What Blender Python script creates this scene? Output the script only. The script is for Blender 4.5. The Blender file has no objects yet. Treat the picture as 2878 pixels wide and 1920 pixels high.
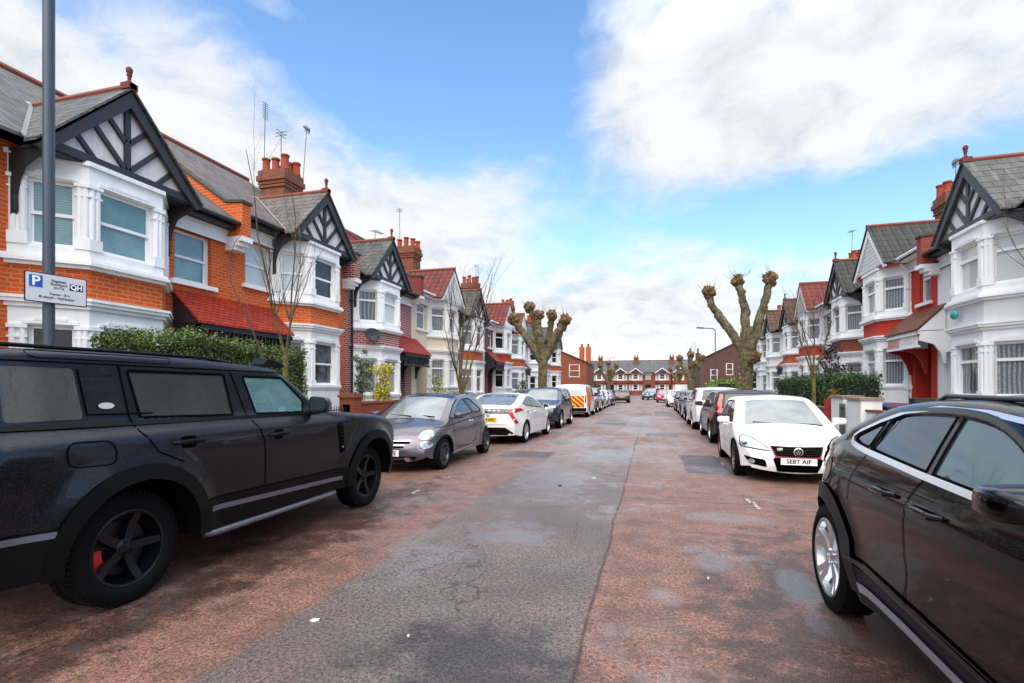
import bpy, bmesh, math, random
import numpy as np
from mathutils import Vector, Matrix, geometry
from mathutils.bvhtree import BVHTree
R = math.radians
random.seed(7)
SC = bpy.context.scene
COL = SC.collection
PI = math.pi

# ------------------------------------------------------------------ materials
MATS = {}
def lin(h, k=1.0):
    h = h.lstrip('#'); o = []
    for i in (0, 2, 4):
        c = int(h[i:i+2], 16)/255
        o.append((c/12.92 if c <= .04045 else ((c+.055)/1.055)**2.4)*k)
    return (o[0], o[1], o[2], 1)
class NT:
    def __init__(s, nt): s.nt = nt
    def n(s, typ, props=None, **ins):
        nd = s.nt.nodes.new(typ)
        for k, v in (props or {}).items(): setattr(nd, k, v)
        for k, v in ins.items():
            key = int(k[1:]) if k[0] == 'i' and k[1:].isdigit() else k.replace('_', ' ')
            sk = nd.inputs[key]
            if isinstance(v, bpy.types.NodeSocket): s.nt.links.new(v, sk)
            elif isinstance(v, bpy.types.Node): s.nt.links.new(v.outputs[0], sk)
            else: sk.default_value = v
        return nd
    def m(s, op, a, b=0.0, c=0.0, clamp=False):
        return s.n('ShaderNodeMath', {'operation': op, 'use_clamp': clamp}, i0=a, i1=b, i2=c).outputs[0]
    def mix(s, f, a, b, mode='MIX'):
        nd = s.n('ShaderNodeMix', {'data_type': 'RGBA', 'blend_type': mode})
        for i, v in ((0, f), (6, a), (7, b)):
            if isinstance(v, bpy.types.NodeSocket): s.nt.links.new(v, nd.inputs[i])
            elif i == 0: nd.inputs[0].default_value = v
            else: nd.inputs[i].default_value = v
        return nd.outputs[2]
    def ramp(s, f, stops):
        nd = s.n('ShaderNodeValToRGB', i0=f); cr = nd.color_ramp
        while len(cr.elements) < len(stops): cr.elements.new(.5)
        for e, (p, c) in zip(cr.elements, stops):
            e.position = p; e.color = c if isinstance(c, tuple) else (c, c, c, 1)
        return nd.outputs[0]
    def noise(s, vec, scale, detail=4, rough=.5, out=0):
        return s.n('ShaderNodeTexNoise', Vector=vec, Scale=scale, Detail=detail, Roughness=rough).outputs[out]
    def uv(s): return s.n('ShaderNodeUVMap').outputs[0]
    def obj(s): return s.n('ShaderNodeTexCoord').outputs[3]
    def mapv(s, v, sc=(1,1,1), loc=(0,0,0), rot=(0,0,0)):
        return s.n('ShaderNodeMapping', Vector=v, Scale=sc, Location=loc, Rotation=rot).outputs[0]
    def bump(s, h, strength=.3, dist=.01):
        return s.n('ShaderNodeBump', Height=h, Strength=strength, Distance=dist).outputs[0]
def newmat(name):
    m = bpy.data.materials.new(name); m.use_nodes = True
    nt = m.node_tree; nt.nodes.clear()
    t = NT(nt); out = nt.nodes.new('ShaderNodeOutputMaterial')
    b = nt.nodes.new('ShaderNodeBsdfPrincipled'); nt.links.new(b.outputs[0], out.inputs[0])
    def st(**k):
        for kk, v in k.items():
            sk = b.inputs[kk.replace('_', ' ')]
            if isinstance(v, bpy.types.NodeSocket): nt.links.new(v, sk)
            else: sk.default_value = v
    t.set = st; t.out = out; t.bsdf = b
    return m, t
def memo(fn):
    def g(*a, **k):
        key = (fn.__name__, a, tuple(sorted(k.items())))
        if key not in MATS: MATS[key] = fn(*a, **k)
        return MATS[key]
    return g
@memo
def plain(hexc, rough=.5, metal=0.0, coat=0.0, vary=.12, scale=3.0, spec=.5):
    m, t = newmat('plain_'+hexc); c = lin(hexc)
    n = t.noise(t.obj(), scale, 5, .6)
    d = (c[0]*(1-vary), c[1]*(1-vary), c[2]*(1-vary), 1); l = tuple(min(1, x*(1+vary)) for x in c[:3])+(1,)
    t.set(Base_Color=t.mix(n, d, l), Roughness=rough, Metallic=metal, Coat_Weight=coat, Coat_Roughness=.04, Specular_IOR_Level=spec)
    return m
@memo
def brick(c1, c2, mortar='#8a7a6a', w=.225, h=.075, ms=.011, dirt=.5, bump=.5):
    m, t = newmat('brick_'+c1); uv = t.uv()
    bt = t.n('ShaderNodeTexBrick', {'offset': .5}, Vector=uv, Color1=lin(c1), Color2=lin(c2), Mortar=lin(mortar), Scale=1.0,
             Mortar_Size=ms, Mortar_Smooth=.2, Bias=0.0, Brick_Width=w, Row_Height=h)
    n = t.noise(uv, 1.1, 6, .65); n2 = t.noise(uv, 14, 3, .6)
    col = t.mix(t.ramp(n, [(.35, 0.0), (.72, dirt)]), bt.outputs[0], lin(c1, .45))
    col = t.mix(t.ramp(n2, [(.4, 0.0), (.8, .45)]), col, lin(c2, 1.25))
    t.set(Base_Color=col, Roughness=.8, Normal=t.bump(t.m('MULTIPLY_ADD', bt.outputs[1], -1.0, t.m('MULTIPLY', n2, .25)), bump, .008))
    return m
@memo
def slate(c1, c2, w=.28, h=.2, gap='#1c1c1e', rib=0.0, rough=.45, moss='#6a6450'):
    m, t = newmat('slate_'+c1); uv = t.uv()
    bt = t.n('ShaderNodeTexBrick', {'offset': .5}, Vector=uv, Color1=lin(c1), Color2=lin(c2), Mortar=lin(gap), Scale=1.0,
             Mortar_Size=.009, Mortar_Smooth=.1, Bias=0.0, Brick_Width=w, Row_Height=h)
    n = t.noise(uv, .9, 6, .7); n2 = t.noise(uv, 9, 4, .6)
    col = t.mix(t.ramp(n, [(.4, 0.0), (.75, .5)]), bt.outputs[0], lin(moss))
    col = t.mix(t.ramp(n2, [(.45, 0.0), (.8, .4)]), col, lin(c2, 1.4))
    sx = t.n('ShaderNodeSeparateXYZ', Vector=uv)
    saw = t.m('FRACT', t.m('DIVIDE', sx.outputs[1], h))
    hgt = t.m('MULTIPLY_ADD', saw, -.8, t.m('MULTIPLY', bt.outputs[1], -.7))
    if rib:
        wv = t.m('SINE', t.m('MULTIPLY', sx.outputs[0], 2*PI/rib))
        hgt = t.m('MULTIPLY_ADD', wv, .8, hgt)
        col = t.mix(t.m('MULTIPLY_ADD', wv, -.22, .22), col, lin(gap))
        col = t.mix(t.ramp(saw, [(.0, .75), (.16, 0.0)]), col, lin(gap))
    else:
        col = t.mix(t.ramp(saw, [(.0, .85), (.17, 0.0)]), col, lin(gap))
        if rough < .46: col = t.mix(t.ramp(t.noise(t.mapv(uv, (7, 1.2, 1)), 1.3, 4), [(.5, 0.0), (.75, .5)]), col, lin('#85827a'))
    t.set(Base_Color=col, Roughness=max(rough, .6), Specular_IOR_Level=.25, Normal=t.bump(hgt, .9, .03))
    return m
@memo
def render_mat(hexc, dirt=.18, rough=.6, scale=2.0, grit=.15, dirtc='#77716a'):
    m, t = newmat('render_'+hexc); o = t.obj()
    st = t.mapv(o, (2.2, 2.2, .35)); n = t.noise(st, scale, 6, .7); n2 = t.noise(o, 60, 3, .6)
    col = t.mix(t.ramp(n, [(.45, 0.0), (.85, dirt)]), lin(hexc), lin(dirtc))
    t.set(Base_Color=col, Roughness=rough, Normal=t.bump(n2, grit, .006))
    return m
@memo
def pane(kind):
    m, t = newmat('pane_'+kind); uv = t.uv(); sx = t.n('ShaderNodeSeparateXYZ', Vector=uv); u, v = sx.outputs[0], sx.outputs[1]
    n = t.noise(uv, 1.6, 4, .6)
    if kind == 'blind':
        s = t.m('FRACT', t.m('MULTIPLY', v, 22.0))
        col = t.mix(t.ramp(s, [(0, .85), (.3, .0), (.9, .1)]), lin('#7f9c9e'), lin('#3f5c62'))
        col = t.mix(t.ramp(n, [(.35, 0.0), (.65, .8)]), col, lin('#54797f'))
    elif kind == 'pale':
        s = t.m('FRACT', t.m('MULTIPLY', v, 16.0))
        col = t.mix(t.ramp(s, [(0, .6), (.3, .0)]), lin('#c3cac6'), lin('#8f9a97'))
    elif kind == 'net':
        s = t.m('SINE', t.m('MULTIPLY_ADD', u, 70.0, t.m('MULTIPLY', n, 5.0)))
        col = t.mix(t.m('MULTIPLY_ADD', s, .4, .5), lin('#4e565b'), lin('#a9b0b2'))
        col = t.mix(t.ramp(t.noise(uv, 25, 2), [(.4, .5), (.6, 0.0)]), col, lin('#596166'))
    elif kind == 'curtain':
        s = t.m('SINE', t.m('MULTIPLY_ADD', u, 45.0, t.m('MULTIPLY', n, 6.0)))
        col = t.mix(t.m('MULTIPLY_ADD', s, .4, .4), lin('#34373c'), lin('#8c9298'))
    elif kind == 'half':
        s = t.ramp(v, [(.495, 0.0), (.5, 1.0)])
        col = t.mix(t.ramp(n, [(.4, 0.0), (.6, 1.0)]), lin('#12161a'), lin('#59646b'))
    else:
        col = t.mix(t.ramp(n, [(.42, 0.0), (.62, 1.0)]), lin('#0b0d0f'), lin('#2e3438'))
    t.set(Base_Color=col, Roughness=.05, IOR=1.52, Coat_Weight=0.0 if kind == 'dark' else .5, Coat_Roughness=.02)
    return m
WHITE = lambda: render_mat('#e9e9e7', .22, .5)
WPAINT = lambda: plain('#ececec', .35, vary=.03)
BLACKT = lambda: plain('#26272a', .5, vary=.25, scale=6.0)

# ------------------------------------------------------------------ mesh builder
class MB:
    def __init__(s): s.v = []; s.f = []
    def add(s, vs, fs):
        o = len(s.v); s.v += [tuple(p) for p in vs]; s.f += [tuple(i+o for i in f) for f in fs]
    def quad(s, *p): s.add(p, [tuple(range(len(p)))])
    def box(s, x0, x1, y0, y1, z0, z1):
        s.add([(x, y, z) for z in (z0, z1) for x, y in ((x0, y0), (x1, y0), (x1, y1), (x0, y1))],
              [(3, 2, 1, 0), (4, 5, 6, 7), (0, 1, 5, 4), (1, 2, 6, 5), (2, 3, 7, 6), (3, 0, 4, 7)])
    def prism(s, pts, d):   # pts: 3d polygon, d: extrusion vector
        n = len(pts); a = [Vector(p) for p in pts]; b = [p+Vector(d) for p in a]
        s.add(a+b, [tuple(reversed(range(n))), tuple(range(n, 2*n))]+[(i, (i+1) % n, n+(i+1) % n, n+i) for i in range(n)])
    def obox(s, F, u0, u1, d0, d1, z0, z1):  # F=((ox,oy),(tx,ty),(nx,ny))
        (o, t, n) = F
        P = lambda u, d, z: (o[0]+t[0]*u+n[0]*d, o[1]+t[1]*u+n[1]*d, z)
        s.add([P(u, d, z) for z in (z0, z1) for u, d in ((u0, d0), (u1, d0), (u1, d1), (u0, d1))],
              [(3, 2, 1, 0), (4, 5, 6, 7), (0, 1, 5, 4), (1, 2, 6, 5), (2, 3, 7, 6), (3, 0, 4, 7)])
    def tube(s, pts, rad, n=8, cap=True):
        pts = [Vector(p) for p in pts]
        if not hasattr(rad, '__len__'): rad = [rad]*len(pts)
        rings = []; ref = None
        for i, p in enumerate(pts):
            d = (pts[min(i+1, len(pts)-1)]-pts[max(i-1, 0)])
            d = d.normalized() if d.length > 1e-9 else Vector((0, 0, 1))
            if ref is None: ref = d.orthogonal().normalized()
            a = (ref-d*ref.dot(d)); a = a.normalized() if a.length > 1e-6 else d.orthogonal().normalized()
            ref = a; b = d.cross(a)
            rings.append([p+(a*math.cos(2*PI*k/n)+b*math.sin(2*PI*k/n))*rad[i] for k in range(n)])
        fs = [(i*n+k, i*n+(k+1) % n, (i+1)*n+(k+1) % n, (i+1)*n+k) for i in range(len(pts)-1) for k in range(n)]
        if cap: fs += [tuple(reversed(range(n))), tuple((len(pts)-1)*n+k for k in range(n))]
        s.add([q for r in rings for q in r], fs)
    def lathe(s, prof, n=24, axis='z', c=(0, 0, 0)):   # prof: (r, h)
        vs = []
        for r, h in prof:
            for k in range(n):
                a = 2*PI*k/n; x, y = r*math.cos(a), r*math.sin(a)
                vs.append({'z': (c[0]+x, c[1]+y, c[2]+h), 'y': (c[0]+x, c[1]+h, c[2]+y), 'x': (c[0]+h, c[1]+x, c[2]+y)}[axis])
        fs = [(i*n+k, i*n+(k+1) % n, (i+1)*n+(k+1) % n, (i+1)*n+k) for i in range(len(prof)-1) for k in range(n)]
        s.add(vs, fs)
    def blob(s, c, r, seg=8, rings=6, jit=0.0, sc=(1, 1, 1)):
        vs = []
        for i in range(rings+1):
            th = PI*i/rings
            for k in range(seg):
                a = 2*PI*k/seg; q = 1+random.uniform(-jit, jit)
                vs.append((c[0]+r*sc[0]*q*math.sin(th)*math.cos(a), c[1]+r*sc[1]*q*math.sin(th)*math.sin(a), c[2]+r*sc[2]*q*math.cos(th)))
        s.add(vs, [(i*seg+k, i*seg+(k+1) % seg, (i+1)*seg+(k+1) % seg, (i+1)*seg+k) for i in range(rings) for k in range(seg)])
def mesh_from(name, v, f, m, smooth=None):
    me = bpy.data.meshes.new(name); me.from_pydata([tuple(p) for p in v], [], f)
    me.materials.append(m)
    # uv in metres
    uvl = me.uv_layers.new(name='UVMap')
    n = len(me.loops)
    li = np.empty(n, np.int32); me.loops.foreach_get('vertex_index', li)
    co = np.empty(len(me.vertices)*3); me.vertices.foreach_get('co', co); co = co.reshape(-1, 3)[li]
    npoly = len(me.polygons); nr = np.empty(npoly*3); me.polygons.foreach_get('normal', nr); nr = nr.reshape(-1, 3)
    lt = np.empty(npoly, np.int32); me.polygons.foreach_get('loop_total', lt)
    nl = np.repeat(nr, lt, axis=0)
    flat = np.abs(nl[:, 2]) > .97
    h = np.hypot(nl[:, 0], nl[:, 1])+1e-9
    t = np.stack([-nl[:, 1]/h, nl[:, 0]/h, np.zeros(n)], 1); t[flat] = (1, 0, 0)
    b = np.cross(nl, t); b[flat] = (0, 1, 0)
    sg = np.where(b[:, 2] < 0, -1.0, 1.0)[:, None]; b = b*np.where(flat[:, None], 1.0, sg)
    uv = np.stack([(co*t).sum(1), (co*b).sum(1)], 1).astype(np.float32)
    uvl.data.foreach_set('uv', uv.ravel())
    if smooth is not None:
        me.polygons.foreach_set('use_smooth', [True]*npoly)
        if smooth < 179: me.set_sharp_from_angle(angle=R(smooth))
    me.update()
    return me
def link(name, me, parent=None, loc=(0, 0, 0), rot=(0, 0, 0)):
    o = bpy.data.objects.new(name, me); COL.objects.link(o)
    if parent is not None: o.parent = parent
    o.location = loc; o.rotation_euler = rot
    return o
def obj(name, mb, m, parent=None, smooth=None, loc=(0, 0, 0), rot=(0, 0, 0)):
    if not mb.v: return None
    return link(name, mesh_from(name, mb.v, mb.f, m, smooth), parent, loc, rot)
def tag(o, label=None, cat=None, group=None, kind=None):
    if label: o['label'] = label
    if cat: o['category'] = cat
    if group: o['group'] = group
    if kind: o['kind'] = kind
    return o
def thing(name, label, cat, loc=(0, 0, 0), rz=0.0, group=None):
    o = bpy.data.objects.new(name, None); COL.objects.link(o); o.empty_display_size = .2
    o.location = loc; o.rotation_euler = (0, 0, rz)
    return tag(o, label, cat, group)
def kids(o): return [c for c in bpy.data.objects if c.parent == o]
def copy_tree(o, parent=None):
    c = o.copy(); COL.objects.link(c)
    if parent is not None: c.parent = parent
    for k in kids(o): copy_tree(k, c)
    return c

# ------------------------------------------------------------------ camera
FPX, CX0, VPX, HY, EYE = 1445.0, 1439.0, 1829.0, 1092.0, 1.55
PSI = math.atan((VPX-CX0)/FPX); CP, SP = math.cos(PSI), math.sin(PSI)
cam = bpy.data.cameras.new('camera'); camo = bpy.data.objects.new('camera', cam); COL.objects.link(camo)
camo.location = (0, 0, EYE); camo.rotation_euler = (R(90), 0, PSI)
cam.sensor_width = 36; cam.lens = 36*FPX/2878; cam.shift_y = (HY-960)/2878
cam.clip_start = .05; cam.clip_end = 3000
SC.camera = camo
SC.view_settings.view_transform = 'Standard'; SC.view_settings.look = 'None'; SC.view_settings.gamma = 1
SC.view_settings.exposure = 0.95
def at(u, v, X):          # photo pixel -> point on the plane x = X  (Y, z)
    k = (u-CX0)/FPX; Y = (-k*SP*X-CP*X)/(SP-k*CP); zc = -SP*X+CP*Y
    return Y, EYE+(HY-v)*zc/FPX
def dirpx(u, v):          # photo pixel -> world direction
    x, y, z = (u-CX0)/FPX, 1.0, (HY-v)/FPX
    d = Vector((CP*x-SP*y, SP*x+CP*y, z)); return d.normalized()

# ------------------------------------------------------------------ world: blue sky with broken cloud
def build_world():
    w = bpy.data.worlds.new('World'); SC.world = w; w.use_nodes = True
    nt = w.node_tree; nt.nodes.clear(); t = NT(nt)
    out = nt.nodes.new('ShaderNodeOutputWorld')
    sky = t.n('ShaderNodeTexSky', {'sky_type': 'NISHITA', 'sun_disc': False, 'sun_elevation': R(48), 'sun_rotation': R(150), 'air_density': 1.1, 'dust_density': .6, 'ozone_density': 2.0})
    d = t.n('ShaderNodeTexCoord').outputs[0]
    d = t.n('ShaderNodeVectorMath', {'operation': 'NORMALIZE'}, i0=d).outputs[0]
    sx = t.n('ShaderNodeSeparateXYZ', Vector=d); X, Y, Z = sx.outputs
    az = t.m('ARCTAN2', X, Y); el = t.m('ARCSINE', Z)
    zz = t.m('ADD', t.m('MAXIMUM', Z, 0.0), .22)
    plane = t.n('ShaderNodeCombineXYZ', X=t.m('DIVIDE', X, zz), Y=t.m('DIVIDE', Y, zz), Z=0.0).outputs[0]
    warp = t.n('ShaderNodeTexNoise', Vector=plane, Scale=2.2, Detail=3.0).outputs[1]
    pw = t.n('ShaderNodeVectorMath', {'operation': 'MULTIPLY_ADD'}, i0=warp, i1=(.35, .35, .35), i2=plane).outputs[0]
    nz = t.noise(pw, 2.1, 9, .56)
    nf = t.noise(pw, 6.5, 8, .62)
    # cloud banks: (u, v, half width px, half height px, weight, tilt)
    acc = None
    def bank(u, v, a, b, wt, tilt=0.0):
        nonlocal acc
        p = dirpx(u, v); a0 = math.atan2(p.x, p.y); e0 = math.asin(p.z)
        da = t.m('SUBTRACT', az, a0); de = t.m('SUBTRACT', el, e0)
        ct, stt = math.cos(tilt), math.sin(tilt)
        k1 = FPX/a; k2 = FPX/b
        x = t.m('MULTIPLY', t.m('ADD', t.m('MULTIPLY', da, ct), t.m('MULTIPLY', de, stt)), k1)
        y = t.m('MULTIPLY', t.m('SUBTRACT', t.m('MULTIPLY', de, ct), t.m('MULTIPLY', da, stt)), k2)
        g = t.m('MULTIPLY', t.m('EXPONENT', t.m('MULTIPLY', t.m('ADD', t.m('MULTIPLY', x, x), t.m('MULTIPLY', y, y)), -1.0)), wt)
        acc = g if acc is None else t.m('ADD', acc, g)
    for b in BANKS: bank(*b)
    cov = t.m('ADD', acc, t.m('MULTIPLY_ADD', nz, 1.1, -.55))
    cov = t.m('ADD', cov, t.m('MULTIPLY_ADD', nf, .9, -.45))
    # behind the camera: general broken cloud
    back = t.ramp(t.m('MULTIPLY_ADD', Y, .5, .5), [(.3, .5), (.62, 0.0)])
    cov = t.m('ADD', cov, t.m('MAXIMUM', back, t.ramp(el, [(.68, 0.0), (.85, .55)])))
    cov = t.m('ADD', cov, t.ramp(el, [(.0, .4), (.22, 0.0)]))
    den = t.ramp(cov, [(.10, 0.0), (.36, .3), (.6, .72), (.95, .97)])
    shade = t.ramp(t.m('MULTIPLY_ADD', nf, .75, t.m('MULTIPLY', t.noise(pw, 3.3, 6, .55), .55)), [(.45, lin('#d6dfea')), (.57, lin('#eef2f6')), (.70, (1, 1, 1, 1))])
    skyb = t.n('ShaderNodeBackground', Strength=.155)
    hs = t.n('ShaderNodeHueSaturation', Saturation=1.14, Value=1.0, Color=sky.outputs[0])
    nt.links.new(hs.outputs[0], skyb.inputs[0])
    cb = t.n('ShaderNodeBackground', Color=shade, Strength=t.ramp(el, [(.55, .51), (.95, .95)]))
    nt.links.new(t.m('MULTIPLY', cb.inputs[1].links[0].from_socket, t.m('MULTIPLY_ADD', t.ramp(el, [(.55, 0.0), (.95, 1.0)]), .7, 1.0)), cb.inputs[1])  # overhead cloud out of view brightened as added light for the facades
    ms = nt.nodes.new('ShaderNodeMixShader')
    nt.links.new(den, ms.inputs[0]); nt.links.new(skyb.outputs[0], ms.inputs[1]); nt.links.new(cb.outputs[0], ms.inputs[2])
    nt.links.new(ms.outputs[0], out.inputs[0])
BANKS = [
    (120, 480, 560, 330, .95, -.1), (520, 330, 260, 170, .55, .5), (640, 520, 300, 150, .45, .3), (1060, 560, 260, 120, .55, .35), (1300, 680, 430, 150, .7, .3), (1000, 760, 500, 140, .5, .2),
    (1750, 880, 300, 130, .8, .0), (1350, 900, 500, 90, .5, 0), (2350, 770, 330, 55, .42, -.3), (2600, 640, 240, 60, .4, -.4), (2150, 870, 420, 70, .5, -.1),
    (1900, 180, 300, 190, .85, .1), (2450, 110, 560, 230, .85, -.05), (2050, 390, 330, 130, .62, .3), (2560, 300, 280, 70, .35, -.1), (2330, 440, 120, 60, .25, 0),
    (1900, 690, 240, 40, .3, -.25), (1480, 470, 200, 60, .28, .4), (2750, 400, 200, 60, .3, .1), (880, 420, 150, 90, .35, .5), (1700, 560, 220, 40, .22, -.1),
    (60, 40, 260, 80, .5, 0), (830, 50, 130, 50, .3, -.3),
    (1150, 180, 420, 250, -.85, .35), (1620, 590, 200, 130, -.45, .2), (2300, 590, 500, 90, -.55, -.1), (260, 110, 150, 60, -.5, -.3), (2760, 480, 220, 100, -.5, .1), (1560, 360, 130, 140, -.35, -.3)]
build_world()
sun = bpy.data.lights.new('sun', 'SUN'); sun.energy = 2.3; sun.angle = R(75); sun.color = (1, .93, .84)
suno = bpy.data.objects.new('sun', sun); COL.objects.link(suno)
_sd = Vector((-.02, -.55, .72)).normalized(); suno.rotation_euler = _sd.to_track_quat('Z', 'Y').to_euler(); suno.location = (20, -20, 40)

# ------------------------------------------------------------------ ground
KL, KR = -5.72, 3.42           # kerb lines
BL, BR = -7.75, 5.45           # front boundary lines
YN, YF = -14.0, 108.0
def road_mat():
    m, t = newmat('road_asphalt'); p = t.obj(); sx = t.n('ShaderNodeSeparateXYZ', Vector=p); X, Y = sx.outputs[0], sx.outputs[1]
    wob = t.m('MULTIPLY_ADD', t.noise(p, 1.1, 4), .09, -.045)
    xw = t.m('ADD', X, wob)
    def bandc(v, a, b, s=.05):
        return t.m('MULTIPLY', t.m('DIVIDE', t.m('SUBTRACT', v, a), s, clamp=True), t.m('DIVIDE', t.m('SUBTRACT', b, v), s, clamp=True))
    yw = t.m('ADD', Y, t.m('MULTIPLY', wob, 2.0))
    strip = t.m('MULTIPLY', bandc(xw, -2.36, -.4), bandc(yw, -20, 15.5, .5))
    ns = t.m('MULTIPLY_ADD', t.noise(p, 95, 3, .8), .62, t.m('MULTIPLY', t.noise(p, 38, 2, .6), .38)); ns2 = t.n('ShaderNodeTexVoronoi', Vector=p, Scale=120.0).outputs[0]
    nl = t.noise(p, .55, 5, .6); nm = t.noise(p, 3.2, 5, .65)
    red = t.mix(t.ramp(ns, [(.40, 0.0), (.60, 1.0)]), lin('#241711'), lin('#9c7060'))
    red = t.mix(t.ramp(nm, [(.38, .6), (.6, 0.0)]), red, lin('#43332b'))
    grey = t.mix(t.ramp(ns, [(.40, 0.0), (.60, 1.0)]), lin('#1a1816'), lin('#7f7670'))
    grey = t.mix(t.ramp(nl, [(.4, .45), (.6, 0.0)]), grey, lin('#302c2c'))
    col = t.mix(t.m('MULTIPLY', strip, t.ramp(t.noise(p, .9, 4, .6), [(.3, .62), (.6, .95)])), red, grey)
    # far carriageway: thinner red surface worn through to grey
    far = t.m('MULTIPLY', t.m('DIVIDE', t.m('SUBTRACT', Y, 6.5), 6.0, clamp=True), t.ramp(t.noise(t.mapv(p, (1.0, .33, 1)), .8, 6, .65), [(.40, 0.0), (.56, .85)]))
    far = t.m('MULTIPLY', far, bandc(X, -4.2, 2.0, 1.0))
    col = t.mix(far, col, t.mix(t.ramp(ns, [(.38, 0.0), (.62, 1.0)]), lin('#443a37'), lin('#a19089')))
    # rectangular reinstatement patches
    for (a, b, c, d, hx) in ((-3.4, -2.2, 11.2, 12.4, '#3d3b3c'), (.62, 1.5, 9.9, 12.6, '#3a3838'), (-.2, .9, 17, 18.6, '#4a4444'), (-2.4, -1.0, 22, 26, '#4c4646'), (.2, 1.3, 30, 36, '#4c4747')):
        pt = t.m('MULTIPLY', bandc(xw, a, b), bandc(yw, c, d))
        col = t.mix(t.m('MULTIPLY', pt, .85), col, t.mix(ns, lin(hx, .6), lin(hx, 1.5)))
    # cracks / joints
    joint = bandc(yw, 7.42, 7.47, .02)
    joint = t.m('MAXIMUM', t.m('MULTIPLY', joint, bandc(X, -.5, 4)), bandc(xw, -.43, -.385, .02))
    joint = t.m('MAXIMUM', joint, t.m('MULTIPLY', bandc(xw, -2.38, -2.35, .02), .6))
    col = t.mix(t.m('MULTIPLY', joint, .75), col, lin('#15120f'))
    vor = t.n('ShaderNodeTexVoronoi', {'feature': 'DISTANCE_TO_EDGE'}, Vector=t.n('ShaderNodeVectorMath', {'operation': 'MULTIPLY_ADD'}, i0=t.n('ShaderNodeTexNoise', Vector=p, Scale=2.2, Detail=4.0).outputs[1], i1=(.5, .5, 0), i2=t.mapv(p, (.42, .3, 1))).outputs[0], Scale=1.0).outputs[0]
    crack = t.m('MULTIPLY', t.ramp(vor, [(.0, 1.0), (.006, 0.0)]), t.ramp(t.noise(p, .7, 3), [(.46, 0.0), (.56, .8)]))
    col = t.mix(crack, col, lin('#17120f'))
    # tar scuffs (dark directional smears on the left lane)
    sm = t.ramp(t.noise(t.mapv(p, (4.0, .9, 1), rot=(0, 0, .25)), 2.2, 5, .7), [(.57, 0.0), (.68, .8)])
    sm = t.m('MULTIPLY', sm, t.ramp(t.m('MULTIPLY_ADD', X, .1, .5), [(.2, 1.0), (.29, .0)]))
    col = t.mix(sm, col, lin('#1d1a19'))
    gutter = t.m('MAXIMUM', t.m('DIVIDE', t.m('SUBTRACT', -3.2, xw), 1.2, clamp=True), t.m('DIVIDE', t.m('SUBTRACT', xw, 1.3), 1.0, clamp=True))
    # standing damp: glossy films with their own outline
    wet = t.ramp(t.m('ADD', nl, t.m('MULTIPLY', t.noise(p, 5.5, 6, .7), .35)), [(.70, 0.0), (.82, .8)])
    def oval(cx, cy, rx, ry):
        dx = t.m('DIVIDE', t.m('SUBTRACT', X, cx), rx); dy = t.m('DIVIDE', t.m('SUBTRACT', Y, cy), ry)
        q = t.m('ADD', t.m('MULTIPLY', dx, dx), t.m('MULTIPLY', dy, dy)); q = t.m('ADD', q, t.m('MULTIPLY_ADD', nm, 3.4, -1.6))
        return t.ramp(q, [(.25, .85), (1.0, 0.0)])
    for a in ((-1.45, 5.3, .5, .62), (-1.6, 8.6, .9, 1.4), (-.9, 12, .9, 1.6), (-1.8, 15.5, .8, 2.0), (-.3, 20, 1.0, 2.6), (.55, 4.9, .22, .3), (1.15, 4.2, .22, .8), (.1, 4.0, .16, .2), (.9, 6.6, .6, .35), (-.8, 27, 1.3, 4)):
        wet = t.m('MAXIMUM', wet, t.m('MULTIPLY', oval(*a), .9))
    damp_shade = t.m('MAXIMUM', t.m('MAXIMUM', oval(-.95, 2.75, .75, .6), oval(-3.45, 4.2, .55, 4.5)), oval(1.2, 3.2, 1.0, 3.2))  # near damp oval; side ovals mix damp with painted shadow beside the cars
    col = t.mix(t.m('MULTIPLY', damp_shade, .7), col, lin('#100f0f'))
    film = t.mix(nm, lin('#5f6062'), lin('#8f9092'))
    col = t.mix(t.m('MULTIPLY', wet, .38), col, film)
    h = t.m('MULTIPLY_ADD', ns2, .35, t.m('MULTIPLY', ns, .6))
    rough = t.m('SUBTRACT', t.m('SUBTRACT', .56, t.m('MULTIPLY', wet, .34)), t.m('MULTIPLY', damp_shade, .2))
    st = t.m('SUBTRACT', 1.0, t.m('MULTIPLY', wet, .85))
    bp = t.n('ShaderNodeBump', Height=h, Strength=t.m('MULTIPLY', st, .65), Distance=.008).outputs[0]
    t.set(Base_Color=col, Roughness=rough, Normal=bp, Specular_IOR_Level=.5)
    return m
def sheet(name, x0, x1, y0, y1, z, m, n=1):
    mb = MB()
    for i in range(n):
        a = y0+(y1-y0)*i/n; b = y0+(y1-y0)*(i+1)/n; mb.quad((x0, a, z), (x1, a, z), (x1, b, z), (x0, b, z))
    return tag(obj(name, mb, m), kind='structure')
@memo
def paving():
    m, t = newmat('paving'); uv = t.obj()
    bt = t.n('ShaderNodeTexBrick', {'offset': .5}, Vector=uv, Color1=lin('#7c7872'), Color2=lin('#6b6762'), Mortar=lin('#3a3733'), Scale=1.0, Mortar_Size=.012, Brick_Width=.9, Row_Height=.6)
    t.set(Base_Color=t.mix(t.ramp(t.noise(uv, 2.5, 5), [(.4, .5), (.65, 0.0)]), bt.outputs[0], lin('#4d4843')), Roughness=.6)
    return m
sheet('ground', -400, 400, -200, 900, -.03, plain('#55504a', .9, vary=.3, scale=.4))
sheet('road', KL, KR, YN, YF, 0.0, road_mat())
sheet('cross_road', -60, 60, YF, YF+7, 0.001, plain('#5a4a46', .6, vary=.25, scale=2.0))
def kerbed(name, x0, x1, y0, y1):
    mb = MB(); mb.box(x0, x1, y0, y1, -.02, .12); return tag(obj(name, mb, paving()), kind='structure')
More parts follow.
